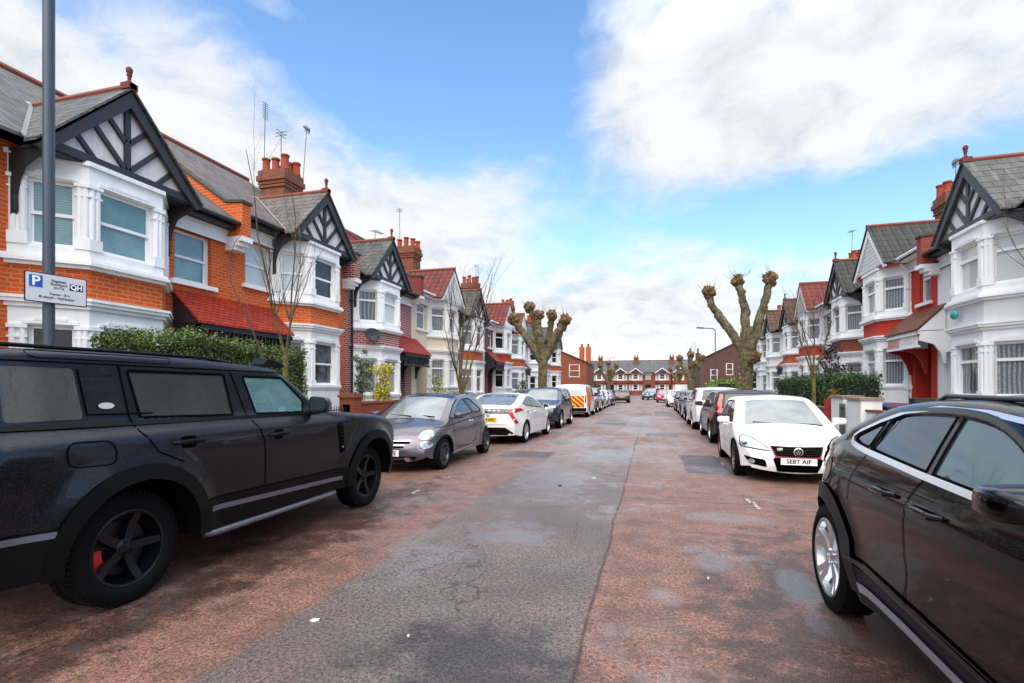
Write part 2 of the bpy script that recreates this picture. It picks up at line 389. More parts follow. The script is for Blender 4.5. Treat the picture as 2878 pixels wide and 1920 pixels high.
kerbed('pavement', BL, KL-.14, YN, 76); kerbed('pavement', KR+.14, BR, YN, 78); kerbed('pavement', -60, 60, YF+7, YF+9)
for x in (KL-.14, KR):
    mb = MB(); y = YN
    while y < 76: mb.box(x, x+.14, y+.004, y+.91, -.02, .125); y += .914
    tag(obj('kerb', mb, plain('#8b8782', .75, vary=.2, scale=5.0)), kind='structure')
kerbed('front_gardens', -12, BL-.001, YN, 58); kerbed('front_gardens', BR+.001, 12, YN, 66)
# ------------------------------------------------------------------ terraced houses
def frame2(p, q):        # wall frame from p to q, normal on the right-hand side of travel reversed -> outward (+x for travel +y)
    dx, dy = q[0]-p[0], q[1]-p[1]; L = math.hypot(dx, dy)
    return ((p[0], p[1]), (dx/L, dy/L), (dy/L, -dx/L)), L
def window(F, u0, u1, z0, z1, d, kind, style, parent, fm):
    """sash or casement window set back at depth d in wall frame F"""
    mb = MB(); fw = .055
    mb.obox(F, u0, u0+fw, d-.06, d, z0, z1); mb.obox(F, u1-fw, u1, d-.06, d, z0, z1)
    mb.obox(F, u0+fw, u1-fw, d-.06, d, z1-fw, z1); mb.obox(F, u0+fw, u1-fw, d-.06, d, z0, z0+fw*1.3)
    zm = z0+(z1-z0)*(.5 if style == 'sash' else .68)
    if style == 'sash':
        mb.obox(F, u0+fw, u1-fw, d-.075, d-.015, zm-.028, zm+.028)
        g = .035
        for a, b, c, e, o in ((u0+fw, u1-fw, zm+.028, z1-fw, -.02), (u0+fw, u1-fw, z0+fw*1.3, zm-.028, -.05)):
            mb.obox(F, a, a+g, d+o-.03, d+o, c, e); mb.obox(F, b-g, b, d+o-.03, d+o, c, e)
    else:
        mb.obox(F, u0+fw, u1-fw, d-.055, d+.006, zm-.035, zm+.035)
        if style == 'lead':
            k = 3
            for i in range(1, k):
                x = u0+(u1-u0)*i/k; mb.obox(F, x-.008, x+.008, d-.048, d-.03, z0+fw, z1-fw)
    w = obj('window', mb, fm, parent)
    pb = MB(); (o, t, n) = F
    P = lambda u, dd, z: (o[0]+t[0]*u+n[0]*dd, o[1]+t[1]*u+n[1]*dd, z)
    dd = d-.055
    for (a, c, e) in ((0, z0, zm), (0, zm, z1)):
        q = dd if e == zm else dd+.02
        pb.quad(P(u0+.02, q, c+.02), P(u1-.02, q, c+.02), P(u1-.02, q, e-.01), P(u0+.02, q, e-.01))
    obj('pane', pb, pane(kind), w)
    return w
def ring(bc, e, hw=.7, cw=.75, dep=.74, back=-.05):
    k = e*.41
    return [(back, bc-hw-cw-e*1.1), (0, bc-hw-cw-e*1.1), (dep+e, bc-hw-k), (dep+e, bc+hw+k), (0, bc+hw+cw+e*1.1), (back, bc+hw+cw+e*1.1)]
def slab(mb, pts, z0, z1): mb.prism([(x, y, z0) for x, y in pts], (0, 0, z1-z0))
def gable_timbers(mb, o, bc, zb, hw, hh, t=.055, w=.085):
    """black studs in a triangular gable: king post and raking struts either side"""
    sl = hh/hw
    def bar(a0, b0, a1, b1, w):
        d = Vector((a1-a0, b1-b0)); d.normalize(); n = Vector((-d.y, d.x))*w/2
        mb.prism([(o, bc+a0+n.x, zb+b0+n.y), (o, bc+a0-n.x, zb+b0-n.y), (o, bc+a1-n.x, zb+b1-n.y), (o, bc+a1+n.x, zb+b1+n.y)], (t, 0, 0))
    bar(0, 0, 0, hh-.1, w*1.25)
    for s in (-1, 1):
        for a, b in ((.04, .04), (.04, .6), (.62, .0)):
            a *= hw/1.45; b *= hh/1.57; q = 1.05
            k = (hh-b-sl*a)/(q+sl)
            bar(s*a, b, s*(a+k), b+q*k, w)
def house(name, label, X, Y0, rz, w, bc, dc, dz, S, group):
    """X,Y0: wall line origin; local x = outwards, y = along the street. bc bay centre, dc door-side centre."""
    g = S.get
    root = thing(name, label, 'house', (X, Y0, 0), rz, group)
    Z = lambda v: v+dz
    bm_ = g('brick'); bandm = g('band', bm_); wm = g('white', WHITE()); fm = WPAINT(); pier_m = g('pier', wm)
    detail = g('detail', 2)
    # --- wall with door and upper window openings
    mb = MB(); up = g('up', [(dc, 1.0)]); ztop = Z(5.62)
    holes = [(c-ww/2, c+ww/2, Z(3.98), Z(5.12)) for c, ww in up]
    holes += [(dc-.55, dc+.55, Z(.25), Z(2.62))]
    us = sorted({.004, w-.004} | {h[0] for h in holes} | {h[1] for h in holes}); zs = sorted({-.2, ztop} | {h[2] for h in holes} | {h[3] for h in holes})
    for i in range(len(us)-1):
        for j in range(len(zs)-1):
            cu, cz = (us[i]+us[i+1])/2, (zs[j]+zs[j+1])/2
            if any(h[0] < cu < h[1] and h[2] < cz < h[3] for h in holes): continue
            mb.quad((0, us[i], zs[j]), (0, us[i+1], zs[j]), (0, us[i+1], zs[j+1]), (0, us[i], zs[j+1]))
    for a, b, c, d in holes:
        dp = -.16 if c > Z(1) else -.9
        for p in (((0, a, c), (0, a, d), (dp, a, d), (dp, a, c)), ((0, b, c), (dp, b, c), (dp, b, d), (0, b, d)), ((0, a, d), (0, b, d), (dp, b, d), (dp, a, d)), ((0, a, c), (dp, a, c), (dp, b, c), (0, b, c))): mb.quad(*p)
    for y in (.004, w-.004): mb.quad((0, y, -.2), (0, y, ztop), (-4, y, Z(8.6)), (-8, y, ztop), (-8, y, -.2))
    mb.quad((-8, 0, -.2), (-8, 0, ztop), (-8, w, ztop), (-8, w, -.2))
    obj('wall', mb, bm_, root)
    F = ((0, 0), (0, 1), (1, 0))
    fst = g('frame', 'sash'); pk = g('panes', ['dark']*6)
    for k, (c, ww) in enumerate(up):
        window(F, c-ww/2, c+ww/2, Z(3.98), Z(5.12), -.1, g('up_pane', 'blind'), fst, root, fm)
        mb = MB(); mb.box(-.1, .09, c-ww/2-.12, c+ww/2+.12, Z(3.88), Z(3.98)); obj('window_sill', mb, g('trim', wm), root)
    # white lintel band under the eaves
    mb = MB(); a0, a1 = (bc+1.42, w-.03) if dc > bc else (.03, bc-1.42)
    mb.box(.0, .05, a0, a1, Z(5.13), Z(5.46)); mb.box(.0, .09, a0, a1, Z(5.13), Z(5.19)); mb.box(0.0, .10, a0, a1, Z(5.4), Z(5.46)); obj('lintel', mb, g('trim', wm), root)
    # door
    mb = MB(); mb.box(-.9, -.85, dc-.5, dc+.5, Z(.25), Z(2.55)); mb.box(-.85, -.82, dc-.3, dc+.3, Z(1.2), Z(2.3)); obj('door', mb, g('door', plain('#1d1f22', .4)), root)
    # --- bay
    def part(nm, lst, m, sm=None):
        mb = MB()
        for e, z0, z1 in lst: slab(mb, ring(bc, e), Z(z0), Z(z1))
        return obj(nm, mb, m, root, sm)
    part('bay_base', [(.0, -.2, 1.22)], g('base', wm)); part('bay_sill', [(.03, 1.22, 1.28), (.06, 1.28, 1.35)], wm)
    fz = g('frz', wm); part('bay_frieze', [(.0, 2.62, 2.92)], fz); part('cornice', [(.05, 2.92, 2.99), (.11, 2.99, 3.05), (.14, 3.05, 3.1)], g('corn', wm))
    part('bay_band', [(-.02, 3.1, 3.62)], bandm); part('upper_sill', [(.05, 3.62, 3.68), (.12, 3.68, 3.74), (.09, 3.74, 3.79), (.01, 3.79, 3.96)], wm)
    part('upper_frieze', [(.0, 5.1, 5.42), (.05, 5.42, 5.5)], fz)
    rg = ring(bc, 0)
    faces = [(rg[1], rg[2]), (rg[2], rg[3]), (rg[3], rg[4])]
    for st, (z0, z1) in enumerate(((1.35, 2.62), (3.96, 5.1))):
        for k, (p, q) in enumerate(faces):
            Fk, L = frame2(p, q)
            pw = .2 if k == 1 else .19
            u0, u1 = (pw, L-pw) if k == 1 else ((.24, L-pw) if k == 0 else (pw, L-.24))
            window(Fk, u0-.03, u1+.03, Z(z0), Z(z1), -.09, pk[st*3+k], fst, root, fm)
            if detail > 1:       # stepped label mould above the light
                mb = MB(); mb.obox(Fk, u0-.05, u1+.05, -.02, .03, Z(z1+.02), Z(z1+.07)); mb.obox(Fk, u0+.1, u1-.1, -.02, .035, Z(z1+.07), Z(z1+.12)); obj('window_head', mb, wm, root)
        for k, c in enumerate(rg[1:5]):
            mb = MB()
            fr = [frame2(*faces[j]) for j in range(3)]
            sides = []
            if k > 0: sides.append((fr[k-1][0], fr[k-1][1]-(.19 if k < 3 else .24), fr[k-1][1]))
            if k < 3: sides.append((fr[k][0], 0, .2 if k > 0 else .24))
            for Fk, a, b in sides:
                mb.obox(Fk, a, b, -.16, -.012, Z(z0), Z(z1))
                mb.obox(Fk, a-.01, b+.01, -.1, .03, Z(z0), Z(z0+(.14 if st == 0 else .2))); mb.obox(Fk, a-.012, b+.012, -.1, .045, Z(z1-.06), Z(z1)); mb.obox(Fk, a-.01, b+.01, -.1, .03, Z(z1-.22), Z(z1-.19))
                if detail > 1:
                    for uu in ((a+.055, b-.055) if b-a > .15 else ((a+b)/2,)):
                        x, y = Fk[0][0]+Fk[1][0]*uu-Fk[2][0]*.02, Fk[0][1]+Fk[1][1]*uu-Fk[2][1]*.02
                        mb.tube([(x, y, Z(z0+.12)), (x, y, Z(z1-.04))], .052, 10, False)
            obj('column', mb, pier_m, root, 40)
    # --- gable over the bay
    of = .80; hw = g('ghw', 1.48); zb = Z(5.5); hh = g('ghh', 1.6); za = zb+hh
    gt = g('gable', 'timber'); barge = g('barge', BLACKT())
    pz = (5.65-.0) 
    mainz = lambda x: Z(5.62)+(.38-x)*.72
    inv = lambda z: .38-(z-Z(5.62))/.72
    mb = MB(); ip = of-.12 if gt == 'timber' else of-.05
    mb.prism([(ip, bc-hw+.1, zb+.06), (ip, bc+hw-.1, zb+.06), (ip, bc, za-.06)], (-.1, 0, 0)); obj('gable_panel', mb, g('gpanel', render_mat('#dcdad6', .35, .8, 3.0, .9)), root)
    if gt == 'timber':
        mb = MB(); gable_timbers(mb, ip, bc, zb+.1, hw-.1, hh-.15); mb.box(ip-.1, ip+.07, bc-hw+.05, bc+hw-.05, zb-.02, zb+.13); obj('gable_timber', mb, barge, root)
    elif gt == 'studs':
        mb = MB()
        for k in range(-3, 4):
            y = k*.33; hz = (hh-.2)*(1-abs(y)/(hw-.08))
            if hz > .1: mb.box(ip, ip+.04, bc+y-.04, bc+y+.04, zb+.06, zb+hz+.06)
        mb.box(ip-.1, ip+.05, bc-hw+.05, bc+hw-.05, zb-.02, zb+.09); obj('gable_timber', mb, g('stud', barge), root)
    mb = MB(); bw = .2
    for s in (-1, 1):
        L = Vector((s*hw, -hh)).normalized(); n = Vector((-L.y*s, L.x*s)) if s > 0 else Vector((-L.y*s, L.x*s))
        a = Vector((0, hh)); b = Vector((s*(hw+.07), -.08))
        dn = Vector((0, -bw/abs(L.x)))
        mb.prism([(of-.06, bc+a.x, zb+a.y), (of-.06, bc+b.x, zb+b.y), (of-.06, bc+b.x-s*.12, zb+b.y-.04), (of-.06, bc+s*(hw-.35), zb+.36*hh/1.6-bw*1.1), (of-.06, bc, zb+a.y+dn.y)], (.07, 0, 0))
    obj('bargeboard', mb, barge, root)
    mb = MB()                                           # soffit under the oversailing corners of the gable
    mb.box(.0, of-.08, bc-hw+.02, bc+hw-.02, zb-.05, zb-.003); obj('soffit', mb, g('soff', barge), root)
    if gt == 'timber' and detail > 1:                   # curved brackets against the wall
        for s in (-1, 1):
            mb = MB(); y = bc+s*(hw-.08)
            mb.prism([(.0, y-.04, zb-.05), (.0, y-.04, zb-1.05), (.05, y-.04, zb-1.1), (.11, y-.04, zb-1.0), (.1, y-.04, zb-.75), (.17, y-.04, zb-.5), (.3, y-.04, zb-.3), (of-.1, y-.04, zb-.12), (of-.1, y-.04, zb-.05)], (0, .08, 0))
            obj('bracket', mb, barge, root)
    gm = g('groof', g('roof'))
    for s in (-1, 1):
        mb = MB(); hwo = hw+.09; zf = zb-.02
        top = za+.05; 
        pts = [(of+.05, bc+s*hwo, zf), (of+.05, bc, top), (inv(top)-.02, bc, top), (inv(zf), bc+s*hwo, zf)]
        mb.prism(pts if s < 0 else pts[::-1], (0, 0, .05)); obj('gable_roof', mb, gm, root)
    mb = MB(); mb.tube([(of+.06, bc, za+.09), (inv(za+.1), bc, za+.09)], .07, 8)
    if g('valley', False):
        for s in (-1, 1): pass
    obj('ridge_tiles', mb, g('ridge', plain('#7b4333', .8, vary=.3)), root, 40)
    if g('valley'):
        for s in (-1, 1):
            mb = MB(); hwo = hw+.09
            a = Vector((inv(zb)+.03, bc+s*hwo, zb+.05)); b = Vector((inv(za+.05), bc+s*.02, za+.12))
            sd = Vector((.09, s*.09, 0)); mb.prism([a-sd+Vector((0, 0, .03)), a+sd+Vector((0, 0, .0)), b+sd+Vector((0, 0, -.02)), b-sd+Vector((0, 0, .03))], (0, 0, .03)); obj('valley_flashing', mb, plain('#c9cac8', .5, vary=.15), root)
    if g('finial', gt == 'timber'):
        mb = MB(); x = of-.02; zt = za+.1
        mb.box(x-.13, x+.08, bc-.09, bc+.09, zt-.06, zt+.06)
        mb.lathe([(.045, .05), (.055, .09), (.03, .12), (.035, .2), (.05, .22), (.035, .24), (.055, .28), (.06, .33), (.035, .37), (.0, .38)], 10, 'z', (x-.02, bc, zt)); obj('finial', mb, plain('#6a3527', .85, vary=.35, scale=9), root, 40)
    # --- main roof
    mb = MB(); e = .38; rx = -4.0; rz_ = mainz(rx)
    mb.prism([(e, .003, mainz(e)), (e, w-.003, mainz(e)), (rx, w-.003, rz_), (rx, .003, rz_)], (0, 0, .06))
    mb.prism([(rx, .003, rz_), (rx, w-.003, rz_), (-8.3, w-.003, Z(5.6)), (-8.3, .003, Z(5.6))], (0, 0, .06)); obj('roof', mb, g('roof'), root)
    mb = MB(); mb.tube([(rx, .0, rz_+.08), (rx, w, rz_+.08)], .09, 8); obj('ridge_tiles', mb, g('ridge', plain('#7b4333', .8, vary=.3)), root, 40)
    # gutter and fascia on the door side
    mb = MB(); mb.box(.12, .32, a0, a1, Z(5.47), Z(5.56)); mb.tube([(e+.05, a0, Z(5.6)), (e+.05, a1, Z(5.6))], .055, 8); obj('gutter', mb, g('gut', plain('#1f2022', .5)), root, 40)
    # party-wall stub above the roof
    if g('stub') is not None:
        y = g('stub'); mb = MB(); m_ = g('stubm', bm_)
        mb.prism([(.5, y-.14, Z(5.3)), (.5, y-.14, Z(6.12)), (.0, y-.14, Z(6.17)), (-4.0, y-.14, rz_+.2), (-4, y-.14, Z(6)), (.0, y-.14, Z(5.3))], (0, .28, 0)); obj('party_wall', mb, m_, root)
        mb = MB(); mb.box(.0, .3, y-.16, y+.16, Z(4.98), Z(5.08)); mb.box(.0, .42, y-.17, y+.17, Z(5.08), Z(5.18)); mb.box(.0, .53, y-.18, y+.18, Z(5.18), Z(5.3)); obj('corbel', mb, wm, root)
        mb = MB(); mb.prism([(.54, y-.17, Z(6.121)), (.0, y-.17, Z(6.171)), (-4.0, y-.17, rz_+.201), (-4.0, y-.17, rz_+.26), (.0, y-.17, Z(6.24)), (.54, y-.17, Z(6.19))], (0, .34, 0)); obj('coping', mb, plain('#3b3833', .8), root)
    if g('skylight'):
        y0, y1 = g('skylight'); mb = MB()
        f = lambda x, y, k=.09: (x, y, mainz(x)+k)
        mb.prism([f(-1.5, y0), f(-1.5, y1), f(-2.6, y1), f(-2.6, y0)], (0, 0, .07)); r = obj('skylight', mb, plain('#2a2b2d', .4), root)
        mb = MB(); mb.prism([f(-1.57, y0+.07, .17), f(-1.57, y1-.07, .17), f(-2.53, y1-.07, .17), f(-2.53, y0+.07, .17)], (0, 0, .01)); obj('pane', mb, pane('pale'), r)
    # chimney
    if g('chimney') is not None:
        y = g('chimney'); m_ = g('chim', brick('#8f4d2c', '#743c22', '#5d4a3c')); cx = -2.75; ct = g('ctop', 9.3)
        mb = MB(); mb.box(cx-.5, cx+.5, y-.46, y+.46, Z(6.5), ct-.5); mb.box(cx-.55, cx+.55, y-.51, y+.51, ct-.62, ct-.54); mb.box(cx-.55, cx+.55, y-.51, y+.51, ct-.5, ct-.38); mb.box(cx-.6, cx+.6, y-.56, y+.56, ct-.38, ct-.2); mb.box(cx-.56, cx+.56, y-.52, y+.52, ct-.2, ct); st = obj('chimney', mb, m_, root)
        for k, (px, py) in enumerate(((-.38, -.3), (.02, -.3), (.4, -.28), (-.3, .3), (.12, .3), (.42, .3))):
            mb = MB(); hh2 = random.uniform(.42, .62); mb.lathe([(.13, 0), (.15, .05), (.125, .1), (.12, hh2-.08), (.15, hh2-.06), (.15, hh2), (.1, hh2), (.1, hh2-.3)], 10, 'z', (cx+px, y+py, ct)); obj('chimney_pot', mb, plain('#8f3c22', .85, vary=.3), st, 40)
    # porch canopy
    if g('porch'):
        a0, a1, pm = g('porch'); pd = .76; zt, zl = Z(3.7), Z(2.98)
        mb = MB(); mb.prism([(.02, a0, zt), (pd, a0, zl), (pd, a1, zl), (.02, a1, zt)], (0, 0, .06)); p = obj('porch_roof', mb, pm, root)
        tm = g('porch_timber', BLACKT())
        mb = MB(); mb.box(pd-.12, pd-.04, a0+.03, a1-.03, zl-.12, zl-.01); mb.box(.02, pd-.04, a0+.03, a0+.1, zl-.12, zl-.02); mb.box(.02, pd-.04, a1-.1, a1-.03, zl-.12, zl-.02)
        mb.prism([(.02, a0+.03, zt-.03), (pd-.06, a0+.03, zl), (.02, a0+.03, zl)], (0, .05, 0)); mb.prism([(.02, a1-.08, zt-.03), (pd-.06, a1-.08, zl), (.02, a1-.08, zl)], (0, .05, 0))
        mb.box(pd-.12, pd-.05, a0+.05, a1-.05, zl-.5, zl-.44)
        k = a0+.12
        while k < a1-.1: mb.box(pd-.1, pd-.07, k, k+.04, zl-.44, zl-.12); k += .13
        for y in (a0+.03, (a0+a1)/2-.04, a1-.11):
            mb.prism([(.0, y, zl-.12), (.0, y, zl-1.0), (.06, y, zl-.98), (.12, y, zl-.7), (.3, y, zl-.42), (pd-.1, y, zl-.3), (pd-.1, y, zl-.12)], (0, .08, 0))
        obj('porch_frame', mb, tm, root)
    # rain pipe
    if g('pipe') is not None:
        y = g('pipe'); mb = MB(); mb.tube([(.42, y, Z(5.56)), (.3, y, Z(5.45)), (.09, y, Z(5.2)), (.09, y, 0)], .04, 8)
        for z in (1.2, 3.0, 4.6): mb.box(.0, .14, y-.055, y+.055, Z(z), Z(z+.05))
        obj('drain_pipe', mb, g('pipem', plain('#222326', .5)), root, 40)
    return root

OR1 = brick('#d6560e', '#bd4408', '#c58a58', dirt=.25)
OR2 = brick('#c04e14', '#a33c10', '#a8744c', dirt=.4)
RW = brick('#98262a', '#7c1f22', '#cbb8ae', ms=.014, dirt=.25)
REDP = brick('#c03019', '#b02a14', '#a8331c', dirt=.12, bump=.3)
DKR = brick('#8a2c16', '#702312', '#7b5a48')
SL = slate('#3c3c3d', '#545352', .34, .23); SLD = slate('#303134', '#434446', .34, .23)
SLB = slate('#453c39', '#5d534f', .34, .23); SLR = slate('#3d3e40', '#525353', .42, .27)
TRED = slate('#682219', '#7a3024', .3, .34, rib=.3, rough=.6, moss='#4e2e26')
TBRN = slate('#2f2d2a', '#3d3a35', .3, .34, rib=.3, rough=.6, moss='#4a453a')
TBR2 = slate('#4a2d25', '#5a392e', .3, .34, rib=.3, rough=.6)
CANR = slate('#b03219', '#8c2411', .18, .11, gap='#2a0a06', moss='#5a3422', rough=.5)
CANB = slate('#6b3a2c', '#7d4636', .18, .11, gap='#2c1813', rough=.5)
CREAM = lambda: render_mat('#dccbb2', .2)
GREYW = lambda: render_mat('#cfd0cf', .12)
WB = plain('#e6e6e6', .45, vary=.04)
STREET_L, STREET_R, STREET_E = 'terraced houses along the left pavement', 'terraced houses along the right pavement', 'red brick houses across the end of the street'
WLx = -10.2
def LH(name, label, y0, y1, bay, door, dz, S, x=WLx): return house(name, label, x, y0, 0, y1-y0, bay-y0, door-y0, dz, S, STREET_L)
def xr(Y): return 8.29+.033*(Y-15.3)
def RH(name, label, y0, y1, bay, door, dz, S):
    rz = PI+math.atan(-.033)*1.0
    return house(name, label, xr(y1), y1, rz, y1-y0, y1-bay, y1-door, dz, S, STREET_R)
T = 'terraced_house'
LH(T, 'orange brick house beyond the signed pole, cut off by the left picture edge', .2, 5.4, 3.35, 1.3, 0, dict(brick=OR1, roof=SL, panes=['dark']*3+['blind']*3))
LH(T, 'orange brick house behind the tall hedge, teal blinds in its bay, black timbered gable', 5.42, 10.62, 7.44, 9.55, 0,
   dict(brick=OR1, roof=SL, panes=['dark']*3+['blind']*3, up_pane='blind', up=[(9.55-5.42, .98)], porch=(3.55, 6.65, CANR), stub=5.2, skylight=(4.05, 4.75), valley=True, white=render_mat('#eeeeec', .26, .45), pipe=None))
LH(T, 'orange brick house with black timbered gable behind the thin mossy bare street tree', 10.63, 15.6, 13.5, 11.6, .3,
   dict(brick=OR1, roof=SLB, panes=['half', 'half', 'dark', 'pale', 'dark', 'half'], up_pane='pale', up=[(11.62-10.63, 1.0)], chimney=5.2, valley=True, white=render_mat('#ecebe8', .32, .45)))
LH(T, 'house with purple-red brick, white mortar and a dark satellite dish, red porch roof', 15.62, 20.72, 17.55, 19.6, 0,
   dict(brick=RW, roof=SLD, panes=['net', 'net', 'curtain', 'curtain', 'pale', 'dark'], up_pane='dark', frame='casement', up=[(3.38, .72)], porch=(3.0, 5.6, slate('#9c1a14', '#8c1712', .2, .13, gap='#4a0c0a', rough=.5)), stub=.02, stubm=RW, pipe=.32, white=render_mat('#efefed', .1, .45)))
LH(T, 'cream rendered house with white studded gable and red-brown tiled roof', 20.74, 25.9, 23.85, 21.8, .3,
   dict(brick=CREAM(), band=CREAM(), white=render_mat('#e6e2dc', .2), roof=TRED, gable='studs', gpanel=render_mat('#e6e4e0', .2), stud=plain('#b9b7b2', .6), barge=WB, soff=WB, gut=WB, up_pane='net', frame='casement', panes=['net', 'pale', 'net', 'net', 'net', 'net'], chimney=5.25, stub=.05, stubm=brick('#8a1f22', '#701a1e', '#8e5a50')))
LH(T, 'white rendered house with orange brick band and dark slate timbered gable, left side mid row', 25.92, 31.1, 27.9, 30.1, 0,
   dict(brick=render_mat('#d8d5d0', .25), band=OR2, roof=SLD, up_pane='net', frame='casement', panes=['net', 'dark', 'net', 'net', 'dark', 'net']))
LH(T, 'house with bright red painted bay band and red tiled roof with white gable, left side', 31.12, 36.2, 34.25, 32.3, .25,
   dict(brick=brick('#7e1d1c', '#6c1817', '#9a7a70'), band=REDP, roof=TRED, gable='plain', gpanel=WB, barge=WB, soff=WB, gut=WB, up_pane='curtain', frame='casement', panes=['dark', 'net', 'net', 'dark', 'net', 'net'], chimney=5.0, porch=(.1, 2.2, slate('#9c1a14', '#8c1712', .2, .13, gap='#4a0c0a'))))
LH(T, 'house with orange brick band and red tiled gable roof just before the left pollarded tree', 36.22, 41.4, 38.3, 40.4, .1,
   dict(brick=render_mat('#dedbd6', .2), band=OR2, roof=TRED, gable='plain', gpanel=WB, barge=WB, soff=WB, up_pane='net', frame='casement', panes=['net', 'dark', 'net', 'net', 'dark', 'net'], porch=(3.0, 5.0, CANB)))
LH(T, 'white rendered house with slate roof hidden by the left pollarded tree', 41.42, 46.5, 44.5, 42.6, 0, dict(brick=render_mat('#dcdad6', .2), band=render_mat('#e2e0dc', .2), roof=SLD, detail=1, chimney=5.0))
LH(T, 'brick house with grey slate gable just past the left pollarded tree', 46.52, 51.6, 48.6, 50.6, .2, dict(brick=OR2, roof=SLD, detail=1))
LH(T, 'last white bayed house of the left row, orange brick band, next to the brick flank', 51.62, 56.8, 54.7, 52.8, .3, dict(brick=OR2, roof=SLD, detail=1, gable='plain', gpanel=render_mat('#4b4d52', .2), chimney=5.0))
# right-hand terrace
RH(T, 'white house cut off by the right picture edge, only its dark roof corner showing', 8.0, 13.15, 11.0, 9.0, 0, dict(brick=GREYW(), band=GREYW(), roof=SLD, panes=['pale']*6, barge=plain('#3b3c44', .5)))
RH(T, 'large white house with grey painted band, teal alarm box and dark timbered gable', 13.17, 18.4, 15.2, 17.55, 0,
   dict(brick=render_mat('#e4e4e3', .1), band=GREYW(), white=render_mat('#ececeb', .2), roof=SLR, panes=['pale', 'curtain', 'net', 'pale', 'pale', 'pale'], up_pane='pale', frame='casement', up=[(18.4-17.3, .8)], barge=plain('#3a3b45', .5, vary=.15), stub=.05, stubm=brick('#a03a1c', '#7d2c15', '#7d5a48'), chim=None, door=plain('#8f9496', .5)))
red_house = RH(T, 'red painted brick house with white boarded gable and dark tiled roof beside the white house', 18.42, 23.6, 21.6, 19.35, .3,
   dict(brick=REDP, band=REDP, roof=TBRN, gable='board', gpanel=slate('#e3e3e2', '#dcdcdb', 4.0, .14, gap='#9a9a98', rough=.5, moss='#d8d8d6'), barge=WB, soff=plain('#b5442f', .5), gut=WB, pipe=3.42, pipem=WB, up_pane='net', frame='casement', up=[(23.6-19.2, .75)],
        panes=['net', 'net', 'net', 'net', 'net', 'net'], porch=(3.35, 5.75, CANB), porch_timber=plain('#e8e6e4', .5), ctop=8.95, chimney=.05, door=plain('#3a2a1e', .4), finial=False))
mb = MB(); mb.box(.655, .69, 3.45, 4.35, 2.82, 3.16); mb.box(.64, .70, 3.42, 4.38, 3.16, 3.2); obj('porch_panel', mb, plain('#c98680', .5, vary=.08), red_house)
for y_ in (3.42, 4.55):
    mb = MB(); mb.prism([(.02, y_, 2.8), (.02, y_, 2.0), (.07, y_, 2.0), (.16, y_, 2.35), (.35, y_, 2.65), (.66, y_, 2.75), (.66, y_, 2.8)], (0, .08, 0)); obj('bracket', mb, plain('#a8221a', .5), red_house)
RH(T, 'white bayed house with brown brick band and black timbered gable behind the clipped hedge', 23.62, 28.75, 25.6, 27.7, 0,
   dict(brick=REDP, band=brick('#84401a', '#6d3315', '#7d6048'), roof=TBRN, panes=['dark', 'dark', 'net', 'dark', 'dark', 'net'], up_pane='dark', frame='casement', porch=(0.1, 2.1, slate('#8c2a22', '#7a231c', .2, .13, gap='#4a0c0a')), porch_timber=WB))
RH(T, 'white studded house with red-brown tiled roof behind the right bare street tree', 28.77, 33.9, 31.8, 29.8, .2,
   dict(brick=render_mat('#dddbd8', .2), band=REDP, roof=TRED, gable='studs', gpanel=render_mat('#e0deda', .2), stud=plain('#8f8d88', .6), barge=WB, soff=WB, gut=WB, up_pane='dark', frame='casement', panes=['net', 'dark', 'net', 'dark', 'dark', 'net'], ctop=8.95, chimney=.05))
RH(T, 'white bayed house with orange-brown brick band and brown tiled timbered gable, right side', 33.92, 39.05, 36.0, 38.0, 0, dict(brick=render_mat('#dcdad6', .2), band=OR2, roof=TBR2, detail=1, frame='casement', panes=['net', 'dark', 'net']*2, porch=(0.1, 2.1, CANR)))
RH(T, 'white bayed house with pale grey band and brown tiled roof, right side mid row', 39.07, 44.2, 42.0, 40.1, .15, dict(brick=render_mat('#dcdad6', .2), band=GREYW(), roof=TBR2, detail=1, frame='casement', panes=['net', 'dark', 'net']*2, ctop=8.95, chimney=.05))
RH(T, 'white and pale lilac house beside the right pollarded tree', 44.22, 49.4, 46.4, 48.4, 0, dict(brick=render_mat('#d4d4de', .2), band=render_mat('#c9cbdc', .15), roof=SLD, detail=1, panes=['net', 'dark', 'net']*2, porch=(.1, 2.2, slate('#4c4a6a', '#3f3d5a', .2, .13))))
RH(T, 'white house with red painted panel partly behind the right pollarded tree', 49.42, 54.6, 52.4, 50.5, .15, dict(brick=REDP, band=render_mat('#d4d2ce', .2), roof=SLD, detail=1, panes=['dark']*6, ctop=8.95, chimney=.05))
RH(T, 'white bayed house with slate gable behind the trunk of the right pollarded tree', 54.62, 59.8, 56.8, 58.8, 0, dict(brick=render_mat('#d8d5d0', .2), band=OR2, roof=SLD, detail=1))
